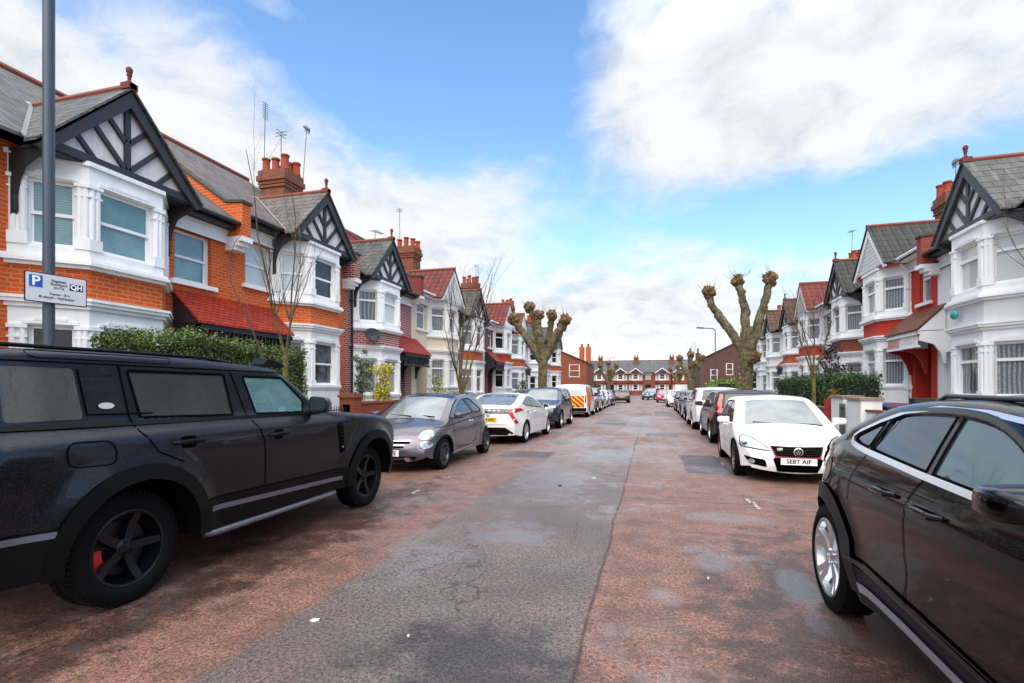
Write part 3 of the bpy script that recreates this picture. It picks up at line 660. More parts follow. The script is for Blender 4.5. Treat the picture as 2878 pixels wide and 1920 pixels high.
# houses across the end of the street
def EH(label, xc, w, bayoff, gable, S, dooroff):
    r = house('terraced_house', label, xc-w/2, YF+9.2, -PI/2, w, w/2-bayoff, w/2-dooroff, 0, S, STREET_E); return r
ES = lambda **k: dict(dict(brick=DKR, band=DKR, base=DKR, frz=DKR, corn=DKR, trim=render_mat('#bdb0a6', .2), white=render_mat('#c8beb6', .2), ctop=9.6, roof=slate('#44454c', '#54555c', .5, .3), gable='plain', gpanel=plain('#25262a', .6), barge=WB, soff=WB, detail=1, ghh=1.3, ghw=1.6, panes=['net', 'dark', 'net']*2, up_pane='net', finial=False), **k)
EH = lambda label, x0, x1, bay, door, S: house('terraced_house', label, x0, YF+9.2, -PI/2, x1-x0, bay-x0, door-x0, 0, S, STREET_E)
for a in (('brick house across the end of the street, furthest left, half hidden by the brick flank', -18.7, -13.82, -16.2, -14.6, ES(chimney=4.7)),
          ('brick house across the end of the street above the white van, chimney at its side', -13.8, -8.92, -11.2, -9.4, ES(chimney=2.6)),
          ('brick house across the end of the street directly above the purple car', -8.9, -4.92, -6.5, -8.2, ES()),
          ('brick house closing the street in line with the left traffic lane, tall chimney', -4.9, .3, -3.25, -.55, ES(chimney=1.7)),
          ('brick house closing the street just right of its middle, without a chimney', .32, 4.3, 2.4, 4.0, ES(up=[])),
          ('brick house closing the street with the bright red front, right of the others', 4.32, 9.0, 6.1, 8.2, ES(brick=REDP, band=REDP, chimney=.2))):
    h_ = EH(*a); h_.scale = (1, 1, .9)

# ------------------------------------------------------------------ vehicles
def glass_mat(name, tint, refl=1.6, rough=.02, haze=0.0, hc=(.6, .66, .65, 1), gc=(1, 1, 1, 1)):
    """window glass; haze: share of misted, rain-beaded surface and of light through painted as colour"""
    key = ('glass', name)
    if key in MATS: return MATS[key]
    m, t = newmat('car_glass_'+name); nt = t.nt
    tr = t.n('ShaderNodeBsdfTransparent', Color=tint); gl = t.n('ShaderNodeBsdfGlossy', Color=gc, Roughness=rough)
    df = t.n('ShaderNodeBsdfDiffuse', Color=hc); fr = t.n('ShaderNodeFresnel', IOR=refl)
    def mx(f, a, b):
        ms = nt.nodes.new('ShaderNodeMixShader')
        if isinstance(f, float): ms.inputs[0].default_value = f
        else: nt.links.new(f, ms.inputs[0])
        nt.links.new(a.outputs[0], ms.inputs[1]); nt.links.new(b.outputs[0], ms.inputs[2]); return ms
    under = tr
    if haze: under = mx(t.ramp(t.noise(t.obj(), 2.2, 4, .6), [(.3, haze*.75), (.7, min(1, haze*1.2))]), tr, df)
    nt.links.new(mx(fr.outputs[0], under, gl).outputs[0], t.out.inputs[0]); MATS[key] = m
    return m
GL_CLEAR = glass_mat('clear', (.62, .72, .70, 1), 1.75); GL_DARK = glass_mat('dark', (.03, .033, .036, 1), 1.7); GL_TEAL = glass_mat('teal', (.5, .82, .8, 1), 1.9, .05, .42, (.2, .46, .46, 1))  # teal haze: light through the door window painted as diffuse colour
GL_SCREEN = glass_mat('screen', (.62, .72, .69, 1), 1.75, .03, .5, (.36, .41, .40, 1))
@memo
def paint(hexc, rough=.28, metal=0.0, coat=1.0, drops=0.0, cior=1.5):
    m, t = newmat('paint_'+hexc); o = t.obj(); c = lin(hexc)
    kw = {}
    n = t.noise(o, 1.5, 4)
    col = t.mix(n, tuple(x*.92 for x in c[:3])+(1,), tuple(x*1.06 for x in c[:3])+(1,))
    if drops:
        v = t.n('ShaderNodeTexVoronoi', {'feature': 'F1'}, Vector=o, Scale=130.0, Randomness=1.0).outputs[0]
        pick = t.noise(o, 60, 2)
        d = t.ramp(t.m('ADD', v, t.m('MULTIPLY_ADD', pick, -.9, .45)), [(.12, 1.0), (.3, 0.0)])
        b = t.bump(d, drops, .006); kw = dict(Normal=b, Coat_Normal=b)
        col = t.mix(t.m('MULTIPLY', d, .35), col, tuple(x*.35 for x in c[:3])+(1,))
    t.set(Base_Color=col, Roughness=rough, Metallic=metal, Coat_Weight=coat, Coat_IOR=cior, Coat_Roughness=.03, Specular_IOR_Level=.15 if coat >= .5 and not metal else .5, **kw)
    return m
RUBBER = plain('#0d0d0e', .7, vary=.35, scale=20.0, spec=.12); BLKP = plain('#090a0a', .5, vary=.3, spec=.14); GAP = plain('#030303', .8, spec=.05); CHROME = plain('#d8dadd', .12, metal=1.0, vary=.02)
ALLOY = plain('#aeb2b6', .28, metal=.9, vary=.04); DALLOY = plain('#303236', .28, metal=.9, vary=.1); BRIGHT = plain('#c4c8cd', .25, metal=.85, vary=.04)
TAILR = plain('#a3060c', .12, coat=1.0, vary=.15, scale=30.0); LAMPG = plain('#9ea5ad', .1, metal=.35, coat=1.0, vary=.3, scale=22.0)
PLW = plain('#e8e8ea', .4, vary=.03); PLY = plain('#e0ac1a', .4, vary=.05); INTD = plain('#141517', .8); INTM = plain('#2c2e31', .8)

def crom(P, closed=False):
    """resampled Catmull-Rom through control rows (x, z, r, c); returns rows + index of each control point"""
    out, idx = [], []
    n = len(P)
    for i in range(n-1):
        p0 = np.array(P[max(i-1, 0)][:2]); p1 = np.array(P[i][:2]); p2 = np.array(P[i+1][:2]); p3 = np.array(P[min(i+2, n-1)][:2])
        L = np.linalg.norm(p2-p1); k = max(1, int(round(L/.085)))
        idx.append(len(out))
        t0, t1 = p2-p0, p3-p1
        l0, l1 = np.linalg.norm(t0)+1e-9, np.linalg.norm(t1)+1e-9
        m1 = t0/l0*L; m2 = t1/l1*L
        if len(P[i]) > 4 and P[i][4] == 's': m1 = (p2-p1)
        if len(P[i+1]) > 4 and P[i+1][4] == 's': m2 = (p2-p1)
        for j in range(k):
            s = j/k; h = ((2*s**3-3*s*s+1)*p1+(s**3-2*s*s+s)*m1+(-2*s**3+3*s*s)*p2+(s**3-s*s)*m2)
            out.append((h[0], h[1], P[i][2]*(1-s)+P[i+1][2]*s, P[i][3]*(1-s)+P[i+1][3]*s))
    idx.append(len(out)); out.append(tuple(P[-1][:4]))
    return out, idx
def inpoly(x, y, P):
    c = False; j = len(P)-1
    for i in range(len(P)):
        xi, yi = P[i]; xj, yj = P[j]
        if (yi > y) != (yj > y) and x < (xj-xi)*(y-yi)/(yj-yi)+xi: c = not c
        j = i
    return c
def dens(P, d, closed=True):
    o = []; n = len(P)
    for i in range(n if closed else n-1):
        a, b = P[i], P[(i+1) % n]; L = math.hypot(b[0]-a[0], b[1]-a[1]); k = max(1, int(math.ceil(L/d)))
        o += [(a[0]+(b[0]-a[0])*j/k, a[1]+(b[1]-a[1])*j/k) for j in range(k)]
    if not closed: o.append(tuple(P[-1]))
    return o
def rnd(P, r, n=4):
    """round the corners of a polygon"""
    o = []; m = len(P)
    for i in range(m):
        p, a, b = Vector(P[i][:2]), Vector(P[i-1][:2]), Vector(P[(i+1) % m][:2])
        u, v = (a-p), (b-p); k = min(r if len(P[i]) < 3 else P[i][2], u.length*.45, v.length*.45)
        q0, q1 = p+u.normalized()*k, p+v.normalized()*k
        for j in range(n+1):
            s = j/n; q = q0*(1-s)**2+p*2*s*(1-s)+q1*s*s; o.append((q.x, q.y))
    return o
def cdt(outer, holes=(), step=.09):
    pts = list(outer); edges = [(i, (i+1) % len(outer)) for i in range(len(outer))]
    for h in holes:
        k = len(pts); pts += list(h); edges += [(k+i, k+(i+1) % len(h)) for i in range(len(h))]
    xs = [p[0] for p in outer]; ys = [p[1] for p in outer]
    x = min(xs)+step*.37
    bd = np.array(pts)
    while x < max(xs):
        y = min(ys)+step*.41
        while y < max(ys):
            if inpoly(x, y, outer) and not any(inpoly(x, y, h) for h in holes) and np.min(np.hypot(bd[:, 0]-x, bd[:, 1]-y)) > step*.4: pts.append((x, y))
            y += step
        x += step
    r = geometry.delaunay_2d_cdt([Vector(p) for p in pts], edges, [], 0, 1e-6)
    V = [(v.x, v.y) for v in r[0]]; Fc = []
    for f in r[2]:
        cx = sum(V[i][0] for i in f)/len(f); cy = sum(V[i][1] for i in f)/len(f)
        if inpoly(cx, cy, outer) and not any(inpoly(cx, cy, h) for h in holes): Fc.append(tuple(f))
    return V, Fc
def sstep(a, b, x):
    t = min(1, max(0, (x-a)/(b-a))); return t*t*(3-2*t)

TYRES = {}
def wheel_meshes(Rw, wd, rr, style, rimm, caliper):
    key = (Rw, wd, rr, style, rimm.name, caliper)
    if key in TYRES: return TYRES[key]
    mb = MB(); h = wd/2
    mb.lathe([(rr-.012, -h*.9), (rr+.02, -h), (Rw-.05, -h*1.02), (Rw-.012, -h*.86), (Rw, -h*.55), (Rw, h*.55), (Rw-.012, h*.86), (Rw-.035, h*.97), (Rw-.06, h*1.03), (rr+.03, h*1.02), (rr+.008, h*.95), (rr-.012, h*.8)], 48, 'y')
    # tread blocks
    for k in range(60):
        a = 2*PI*k/60; ca, sa = math.cos(a), math.sin(a); t = .014
        for y0, y1 in ((-h*.84, -h*.3), (h*.3, h*.84)):
            q = [Vector((ca*rad-sa*tt, y, sa*rad+ca*tt)) for y in (y0, y1) for rad, tt in ((Rw-.012, -t), (Rw+.004, -t), (Rw+.004, t), (Rw-.012, t))]
            mb.add(q, [(1, 2, 6, 5), (0, 1, 5, 4), (2, 3, 7, 6), (0, 3, 2, 1), (4, 5, 6, 7)])
    ty = mesh_from('tyre', mb.v, mb.f, RUBBER, 40)
    mb = MB()
    mb.lathe([(rr+.008, h*.93), (rr-.004, h*.96), (rr-.02, h*.9), (rr-.03, h*.5), (rr-.05, -h*.6), (rr-.03, -h*.9), (rr-.01, -h*.9)], 48, 'y')
    def spoke(a, w0, w1, y0=.62, y1=.84, r0=.05, skew=0.0, dp=.035):
        ca, sa = math.cos(a), math.sin(a)
        rows = []
        for s in (0, .5, 1):
            rad = r0+(rr-.012-r0)*s; w = (w0+(w1-w0)*s)/2; y = h*(y0+(y1-y0)*s**.7)-(.018 if 0 < s < 1 else 0); off = skew*s
            for tt, yy in ((-w, y-dp), (-w*.75, y), (w*.75, y), (w, y-dp)):
                tt += off; rows.append((ca*rad-sa*tt, yy, sa*rad+ca*tt))
        fs = []
        for i in range(2):
            for k in range(4): fs.append((i*4+k, i*4+(k+1) % 4, (i+1)*4+(k+1) % 4, (i+1)*4+k))
        fs += [(0, 1, 2, 3), (11, 10, 9, 8)]
        mb.add(rows, fs)
    if style == 'five':
        for k in range(5): spoke(PI/2+.3+2*PI*k/5, .085, .07)
    elif style == 'fivetwin':
        for k in range(5):
            spoke(PI/2+.25+2*PI*k/5-.03, .05, .03, skew=-.035); spoke(PI/2+.25+2*PI*k/5+.03, .05, .03, skew=.035)
    elif style == 'star':
        for k in range(5):
            spoke(PI/2+.1+2*PI*k/5-.04, .055, .075, skew=-.03, y0=.7, y1=.95); spoke(PI/2+.1+2*PI*k/5+.04, .055, .075, skew=.03, y0=.7, y1=.95)
    else:
        for k in range(int(style)): spoke(2*PI*k/int(style), .045, .035)
    mb.lathe([(.0, h*.74), (.05, h*.72), (.068, h*.62), (.075, h*.3)], 20, 'y')
    for k in range(5):
        a = 2*PI*k/5; mb.lathe([(.0, h*.8), (.012, h*.8), (.012, h*.5)], 6, 'y', (.06*math.cos(a)*.8, 0, .06*math.sin(a)*.8))
    rim = mesh_from('rim', mb.v, mb.f, rimm, 35)
    mb = MB(); mb.lathe([(0, h*.12), (rr*.72, h*.12), (rr*.72, h*.02), (0, h*.02)], 32, 'y'); mb.lathe([(.0, h*.28), (.09, h*.28), (.1, h*.1)], 16, 'y')
    mb.lathe([(0, -h*.5), (rr-.03, -h*.5)], 24, 'y')
    disc = mesh_from('brake_disc', mb.v, mb.f, plain('#25262a', .4, metal=.7), 40)
    cal = None
    if caliper:
        mb = MB(); n = 8; ys = (h*.02, h*.38)
        ring_ = [(rad*math.cos(a), y, rad*math.sin(a)) for a in [-.62+.75*i/n for i in range(n+1)] for y in ys for rad in (rr*.56, rr*.86)]
        fs = []
        for i in range(n):
            o = i*4
            fs += [(o, o+1, o+5, o+4), (o+2, o+6, o+7, o+3), (o+1, o+3, o+7, o+5), (o, o+4, o+6, o+2)]
        fs += [(0, 2, 3, 1), (n*4, n*4+1, n*4+3, n*4+2)]
        mb.add(ring_, fs); cal = mesh_from('brake_caliper', mb.v, mb.f, plain(caliper, .35, coat=.5))
    TYRES[key] = (ty, rim, disc, cal)
    return TYRES[key]

class Car:
    def __init__(s, name, label, cat, S, loc, rz, group=None):
        s.S = S; s.root = thing(name, label, cat, loc, rz, group); s.hw = S['hw']
        s.build()
    def W(s, x, z):
        S = s.S; w = s.hw; zb = S['belt'](x) if callable(S['belt']) else S['belt']
        zw = S.get('zw', .62); kb = S.get('kb', .16)
        if z < zw: w -= kb*.9*(zw-z)**2
        else: w -= S.get('kbu', kb)*(min(z, zb)-zw)**2
        if z > zb: w -= S.get('tum', .32)*(z-zb)+S.get('tumq', .15)*(z-zb)**2+S.get('step', .0)*sstep(0, .03, z-zb)
        for zc, a, b in S.get('creases', ()):      # shoulder crease: body swells below zc
            w += a*sstep(zc+b, zc-b, z)
        f0, f1, fk = S['pf']; w -= fk*max(0, (x-f0)/(f1-f0))**S.get('pfe', 2.4)
        r0, r1, rk = S['pr']; w -= rk*max(0, (r0-x)/(r0-r1))**S.get('pre', 2.4)
        for ax, ar in ((S['xf'], S['ra']), (S['xr'], S['ra'])):
            fl = S.get('flare', .025); q = math.hypot(x-ax, z-S['Rw']); w += fl*(1-sstep(ar, ar+S.get('flw', .2), q))
        return max(w, .05)
    def lift(s, x, z, side, off=0.0): return (x, side*(s.W(x, z)+off), z)
    def out(s, V, F):
        o = []
        for f in F:
            a, b, c = Vector(V[f[0]]), Vector(V[f[1]]), Vector(V[f[2]]); n = (b-a).cross(c-a); k = (a+b+c)/3
            o.append(f[::-1] if n.dot(k-Vector((k.x*.8, 0, .75))) < 0 else f)
        return o
    def put(s, name, V, F, m, smooth=40, parent=None):
        if smooth is not None and len(V) > 3 and m.name.startswith('car_glass'): F = s.out(V, F)
        return link(name, mesh_from(name, V, F, m, smooth), parent or s.root)
    def side_patch(s, name, poly, m, off=.006, sides=(1, -1), holes=(), parent=None, step=.09, one=True):
        V, F = cdt(dens(poly, .07), [dens(h, .07) for h in holes], step); out = []
        for sd in sides:
            out.append(s.put(name, [s.lift(x, z, sd, off) for x, z in V], F if sd < 0 else [f[::-1] for f in F], m, 40, parent))
        return out
    def strip(s, name, path, wd, m, off=.006, sides=(1, -1), closed=False, parent=None):
        P = dens(path, .05, closed); n = len(P)
        for sd in sides:
            V, F = [], []
            for i in range(n):
                a = P[i-1] if (closed or i) else P[i]; b = P[(i+1) % n] if (closed or i < n-1) else P[i]
                t = Vector((b[0]-a[0], b[1]-a[1])).normalized(); q = Vector((-t.y, t.x))*wd/2
                for k in (1, -1): V.append(s.lift(P[i][0]+q.x*k, P[i][1]+q.y*k, sd, off))
            for i in range(n if closed else n-1):
                j = (i+1) % n; F.append((2*i, 2*i+1, 2*j+1, 2*j))
            s.put(name, V, F, m, 60, parent)
    def proj(s, name, poly, d, m, off=.006, step=.07, parent=None, smooth=40, holes=()):
        """lay a polygon on the shell: d=+1 front (y,z), -1 rear (y,z), 0 from above (x,y)"""
        V, F = cdt(dens(poly, .05), [dens(h, .05) for h in holes], step); out = []
        ok = {}
        for i, (a, b) in enumerate(V):
            if d == 0: hit = s.bvh.ray_cast(Vector((a, b, 5)), Vector((0, 0, -1)))
            else: hit = s.bvh.ray_cast(Vector((d*6, a, b)), Vector((-d, 0, 0)))
            if hit[0] is None: out.append((0, 0, 0)); continue
            n = hit[1]; axis = Vector((0, 0, 1)) if d == 0 else Vector((d, 0, 0))
            if n.dot(axis) < 0: n = -n
            out.append(tuple(hit[0]+n*off)); ok[i] = 1
        F = [f for f in F if all(i in ok for i in f)]
        us = sorted({i for f in F for i in f}); mp = {u: j for j, u in enumerate(us)}
        return s.put(name, [out[u] for u in us], [tuple(mp[i] for i in f) for f in F], m, smooth, parent) if F else None
    def build(s):
        S = s.S; root = s.root
        rows, idx = crom(S['prof']); n = len(rows); s.idx = idx
        tg = {p[5]: idx[i] for i, p in enumerate(S['prof']) if len(p) > 5}
        C = [Vector((r[0], r[1])) for r in rows]; N = []
        for i in range(n):
            t = (C[min(i+1, n-1)]-C[max(i-1, 0)]).normalized(); N.append(Vector((t.y, -t.x)))
        E = [C[i]-N[i]*(rows[i][2]+rows[i][3]) for i in range(n)]
        # keep edge monotone enough at tight corners
        for _ in range(S.get('relax', 2)):
            E = [E[0]]+[(E[i-1]+E[i]*2+E[i+1])/4 for i in range(1, n-1)]+[E[-1]]
        zs = S['zs']; Rw, ra = S['Rw'], S['ra']
        def arch(xc):
            ph = math.asin(max(-1, min(1, (zs-Rw)/ra))); o = []
            for k in range(25):
                a = (PI-ph)+(2*ph-PI)*k/24 if False else (PI-ph)-(PI-2*ph)*k/24
                o.append((xc+ra*math.cos(a), Rw+ra*math.sin(a)))
            return o
        bot = [(S['xr']-ra-.06, zs)]+arch(S['xr'])+dens([(S['xr']+ra+.05, zs), (S['xf']-ra-.05, zs)], .1, False)+arch(S['xf'])+[(S['xf']+ra+.04, zs)]
        xe = E[-1].x; bot = [p for p in bot if p[0] > xe+.02 and p[0] < E[0].x-.02]
        poly = [(e.x, e.y) for e in E]+bot
        s.arcs = [arch(S['xf']), arch(S['xr'])]
        wins = S.get('wins', [])
        holes = [dens(w['p'], .07) for w in wins]
        V2, F2 = cdt(poly, holes, S.get('grid', .085))
        nf, ni = 4, 12
        V, F = [], []
        for sd in (1, -1):
            o = len(V); V += [s.lift(x, z, sd) for x, z in V2]; F += [tuple(i+o for i in (f if sd < 0 else f[::-1])) for f in F2]
        wo = len(V); cols = 2*nf+ni+1
        for i in range(n):
            e, nn, r, c = E[i], N[i], rows[i][2], rows[i][3]; w = s.W(e.x, e.y)
            pr = []
            for k in range(nf): th = PI/2*k/nf; pr.append((w-r*(1-math.cos(th)), r*math.sin(th)))
            for k in range(ni+1): u = 1-2*k/ni; pr.append(((w-r)*u, r+c*(1-u*u)))
            for k in range(nf-1, -1, -1): th = PI/2*k/nf; pr.append((-(w-r*(1-math.cos(th))), r*math.sin(th)))
            for y, of in pr: q = e+nn*of; V.append((q.x, y, q.y))
        regs = {}
        for (a, b, ka, kb, nm, m) in S['regs']:
            for i in range(tg[a], tg[b]):
                for k in range(nf+ka, nf+kb): regs[(i, k)] = (nm, m, ka, kb)
        RF = {}
        for i in range(n-1):
            for k in range(cols-1):
                f = (wo+i*cols+k, wo+i*cols+k+1, wo+(i+1)*cols+k+1, wo+(i+1)*cols+k)
                if (i, k) in regs: RF.setdefault(regs[(i, k)][:2], []).append(f)
                else: F.append(f)
        s.bvh = BVHTree.FromPolygons([Vector(v) for v in V], F+[f for l in RF.values() for f in l])
        me = mesh_from('body', V, F, S['paint'], None)
        bm = bmesh.new(); bm.from_mesh(me); bmesh.ops.remove_doubles(bm, verts=bm.verts, dist=.002); bmesh.ops.recalc_face_normals(bm, faces=bm.faces); bm.to_mesh(me); bm.free()
        me.polygons.foreach_set('use_smooth', [True]*len(me.polygons)); me.set_sharp_from_angle(angle=R(42))
        s.body = link('body', me, root)
        for (nm, m), fl in RF.items():
            us = sorted({i for f in fl for i in f}); mp = {u: j for j, u in enumerate(us)}
            s.put(nm, [V[u] for u in us], [tuple(mp[i] for i in f) for f in fl], m, 60)
        for w in wins:
            s.side_patch('side_window', w['p'], w.get('m', GL_DARK), -.004)
            if w.get('trim', True): s.strip('window_seal', w['p'], .022, GAP, .002, closed=True)
        # wells and floor
        mb = MB()
        for arc in s.arcs:
            for sd in (1, -1):
                k = len(arc)
                a = [s.lift(x, z, sd, -.002) for x, z in arc]; wi = s.hw-.36
                b = [(x, sd*wi, z) for x, z in arc]
                mb.add(a+b, [(i, i+1, k+i+1, k+i) for i in range(k-1)]); mb.add(b, [tuple(range(k))])
        xa, xb = E[-1].x+.08, E[0].x-.08; hwf = s.hw-.12
        mb.box(xa, xb, -(s.hw-.37), s.hw-.37, zs+.0, zs+.05); mb.box(S['xr']+ra+.02, S['xf']-ra-.02, -hwf, hwf, zs+.001, zs+.051)
        # bumper returns below
        for i0 in (0, n-1):
            e = E[i0]; q = V[wo+i0*cols:wo+(i0+1)*cols]; mb.add(q+[(p[0]*.97, p[1]*.93, p[2]+.03) for p in q], [(k, k+1, cols+k+1, cols+k) for k in range(cols-1)])
        s.put('underbody', mb.v, mb.f, BLKP, None)
        if S.get('seats', True): s.interior()
        # wheels
        ty, rim, disc, cal = wheel_meshes(Rw, S.get('tw', .22), S['rr'], S['wheel'], S['rimm'], S.get('caliper'))
        for x in (S['xf'], S['xr']):
            for sd in (1, -1):
                y = sd*(s.hw-S.get('tw', .22)/2-S.get('win', .02))
                wo_ = link('wheel', disc, root, (x, y, Rw), (0, 0, 0 if sd > 0 else PI))
                link('tyre', ty, wo_); link('rim', rim, wo_)
                if cal: link('brake_caliper', cal, wo_)
        for x, z, ln in S.get('handles', ()):
            for sd in (1, -1):
                mb = MB(); y = s.W(x, z)
                mb.tube([(x-ln/2, sd*(y-.01), z), (x-ln/2+.03, sd*(y+.03), z), (x, sd*(y+.036), z+.004), (x+ln/2-.03, sd*(y+.03), z), (x+ln/2, sd*(y-.01), z)], [.012, .017, .018, .017, .012], 8); s.put('door_handle', mb.v, mb.f, S.get('handm', S['paint']), 30)
                if S.get('darkh'): s.side_patch('handle_recess', rnd([(x-ln*.28, z-.05), (x+ln*.28, z-.05), (x+ln*.28, z+.045), (x-ln*.28, z+.045)], .04), GAP if S.get('darkh') else BLKP, .001, (sd,))
        if 'mirror' in S:
            x, z, (a, b, c) = S['mirror']; y0 = s.W(x, z)
            for sd in (1, -1):
                mb = MB(); sx, k = a/2, 10
                for i in range(k):  # rounded housing
                    pass
                pr = rnd([(-b/2, -c/2), (b/2, -c*.38), (b/2, c*.42), (-b/2, c/2)], min(b, c)*.3, 4)
                cy = sd*(y0+.06+b/2); rowsm = []
                for dx, kk in ((-a*.5, .9), (-a*.42, 1.0), (0, .97), (a*.3, .82), (a*.5, .5)): rowsm.append([(x+dx, cy+p[0]*kk*sd, z+p[1]*kk) for p in pr])
                m_ = len(pr); mb.add([q for r_ in rowsm for q in r_], [(i*m_+j, i*m_+(j+1) % m_, (i+1)*m_+(j+1) % m_, (i+1)*m_+j) for i in range(4) for j in range(m_)]+[tuple(range(m_)), tuple(range(4*m_, 5*m_))])
                mb.box(x-.04, x+.03, min(sd*(y0-.03), sd*(y0+.1)), max(sd*(y0-.03), sd*(y0+.1)), z-c*.45, z-c*.28)
                mo = s.put('door_mirror', mb.v, mb.f, S.get('mirm', S['paint']), 50)
                mb = MB(); q = [(x-a*.5-.003, cy+p[0]*.8*sd, z+p[1]*.8) for p in pr]; mb.add(q, [tuple(range(m_))]); s.put('mirror_glass', mb.v, mb.f, plain('#20262b', .08, spec=.8), None, mo)
        s.extra = S.get('extra');
        if s.extra: s.extra(s)
    def interior(s):
        S = s.S; x0, x1 = S['cab']; z0 = S['zs']+.12; hw = s.hw-.2; zb = (S['belt']((x0+x1)/2) if callable(S['belt']) else S['belt'])
        mb = MB(); mb.box(x0, x1, -hw, hw, z0, z0+.05)
        for k, xs in enumerate(S['seats_x']):
            for y in ((.36, -.36) if k == 0 else (.36, 0, -.36)):
                w = .24 if k == 0 else .17
                mb.box(xs-.1, xs+.38, y-w, y+w, z0+.2, z0+.42)
                mb.prism([(xs-.12, y-w, z0+.35), (xs+.03, y-w, z0+.35), (xs-.12, y-w, zb+.12), (xs-.23, y-w, zb+.12)], (0, 2*w, 0))
                mb.prism([(xs-.22, y-.13, zb+.16), (xs-.13, y-.13, zb+.16), (xs-.16, y-.13, zb+.34), (xs-.24, y-.13, zb+.34)], (0, .26, 0))
        dx = S['dash']; mb.prism([(dx-.3, -hw, zb-.2), (dx-.35, -hw, zb-.04), (dx-.1, -hw, zb+.0), (dx+.25, -hw, zb-.03), (dx+.25, -hw, zb-.3)], (0, 2*hw, 0))
        mb.box(x1-.3, x1, -hw, hw, z0, zb-.2)
        s.put('interior', mb.v, mb.f, INTD, None)
        mb = MB(); c = Vector((dx-.45, S.get('drv', -1)*.36, zb-.06)); d = Vector((-.9, 0, .42)).normalized(); a = Vector((0, 1, 0)); b = d.cross(a)
        pts = [c+(a*math.cos(t)+b*math.sin(t))*.185 for t in [2*PI*k/24 for k in range(25)]]
        mb.tube(pts, .016, 8, False)
        for t in (0, PI, -PI/2): mb.tube([c, c+(a*math.cos(t)+b*math.sin(t))*.18], .014, 6)
        s.put('steering_wheel', mb.v, mb.f, INTM, 60)
def letters(txt, size, m, parent, loc, rot, depth=.002, align='CENTER', name='lettering', bold=0.0):
    cu = bpy.data.curves.new(name, 'FONT'); cu.body = txt; cu.size = size; cu.align_x = align; cu.align_y = 'CENTER'; cu.extrude = depth; cu.offset = bold
    tmp = bpy.data.objects.new('tmp_text', cu); COL.objects.link(tmp)
    dg = bpy.context.evaluated_depsgraph_get(); me = bpy.data.meshes.new_from_object(tmp.evaluated_get(dg)); bpy.data.objects.remove(tmp)
    me.materials.clear(); me.materials.append(m)
    return link(name, me, parent, loc, rot)
LEFT_CARS, RIGHT_CARS = 'cars parked along the left kerb', 'cars parked along the right kerb'
def fpoly(cx, cz, w, h, r=.02): return rnd([(cx-w/2, cz-h/2), (cx+w/2, cz-h/2), (cx+w/2, cz+h/2), (cx-w/2, cz+h/2)], r)
def circ(cx, cz, rx, rz=None, n=28): return [(cx+rx*math.cos(2*PI*k/n), cz+(rz or rx)*math.sin(2*PI*k/n)) for k in range(n)]
def mir(P): return [(-a, b) for a, b in P][::-1]
def both(c, name, P, d, m, off=.006, **k): return [c.proj(name, P, d, m, off, **k), c.proj(name, mir(P), d, m, off, **k)]
def plate(c, d, z, txt, m, off=.012, w=.52, h=.11, y=0.0):
    hit = c.bvh.ray_cast(Vector((d*6, y, z)), Vector((-d, 0, 0))); x = hit[0].x+d*off
    mb = MB(); mb.box(min(x, x+d*.012), max(x, x+d*.012), y-w/2, y+w/2, z-h/2, z+h/2); p = c.put('number_plate', mb.v, mb.f, m, None)
    letters(txt, h*.92, plain('#0c0c0e', .5), p, (x+d*.0135, y, z), (R(90), 0, R(90) if d > 0 else R(-90)), .001, bold=.0025)
    return p
def xat(c, d, y, z): return c.bvh.ray_cast(Vector((d*6, y, z)), Vector((-d, 0, 0)))[0].x

@memo
def misted(a, b):
    m, t = newmat('misted_glass'); o = t.obj()
    n = t.noise(t.mapv(o, (1, 1, .18)), 22, 5, .6); n2 = t.noise(o, 2.2, 3); d = t.ramp(t.noise(o, 150, 2, .6), [(.55, 0.0), (.62, 1.0)])
    col = t.mix(n2, lin(a), lin(b)); col = t.mix(t.ramp(n, [(.52, 0.0), (.7, .55)]), col, lin('#141614')); col = t.mix(t.m('MULTIPLY', d, .6), col, lin('#0c0e0c'))
    t.set(Base_Color=col, Roughness=.3, Coat_Weight=.5, Coat_Roughness=.08, Normal=t.bump(d, .15, .004)); return m
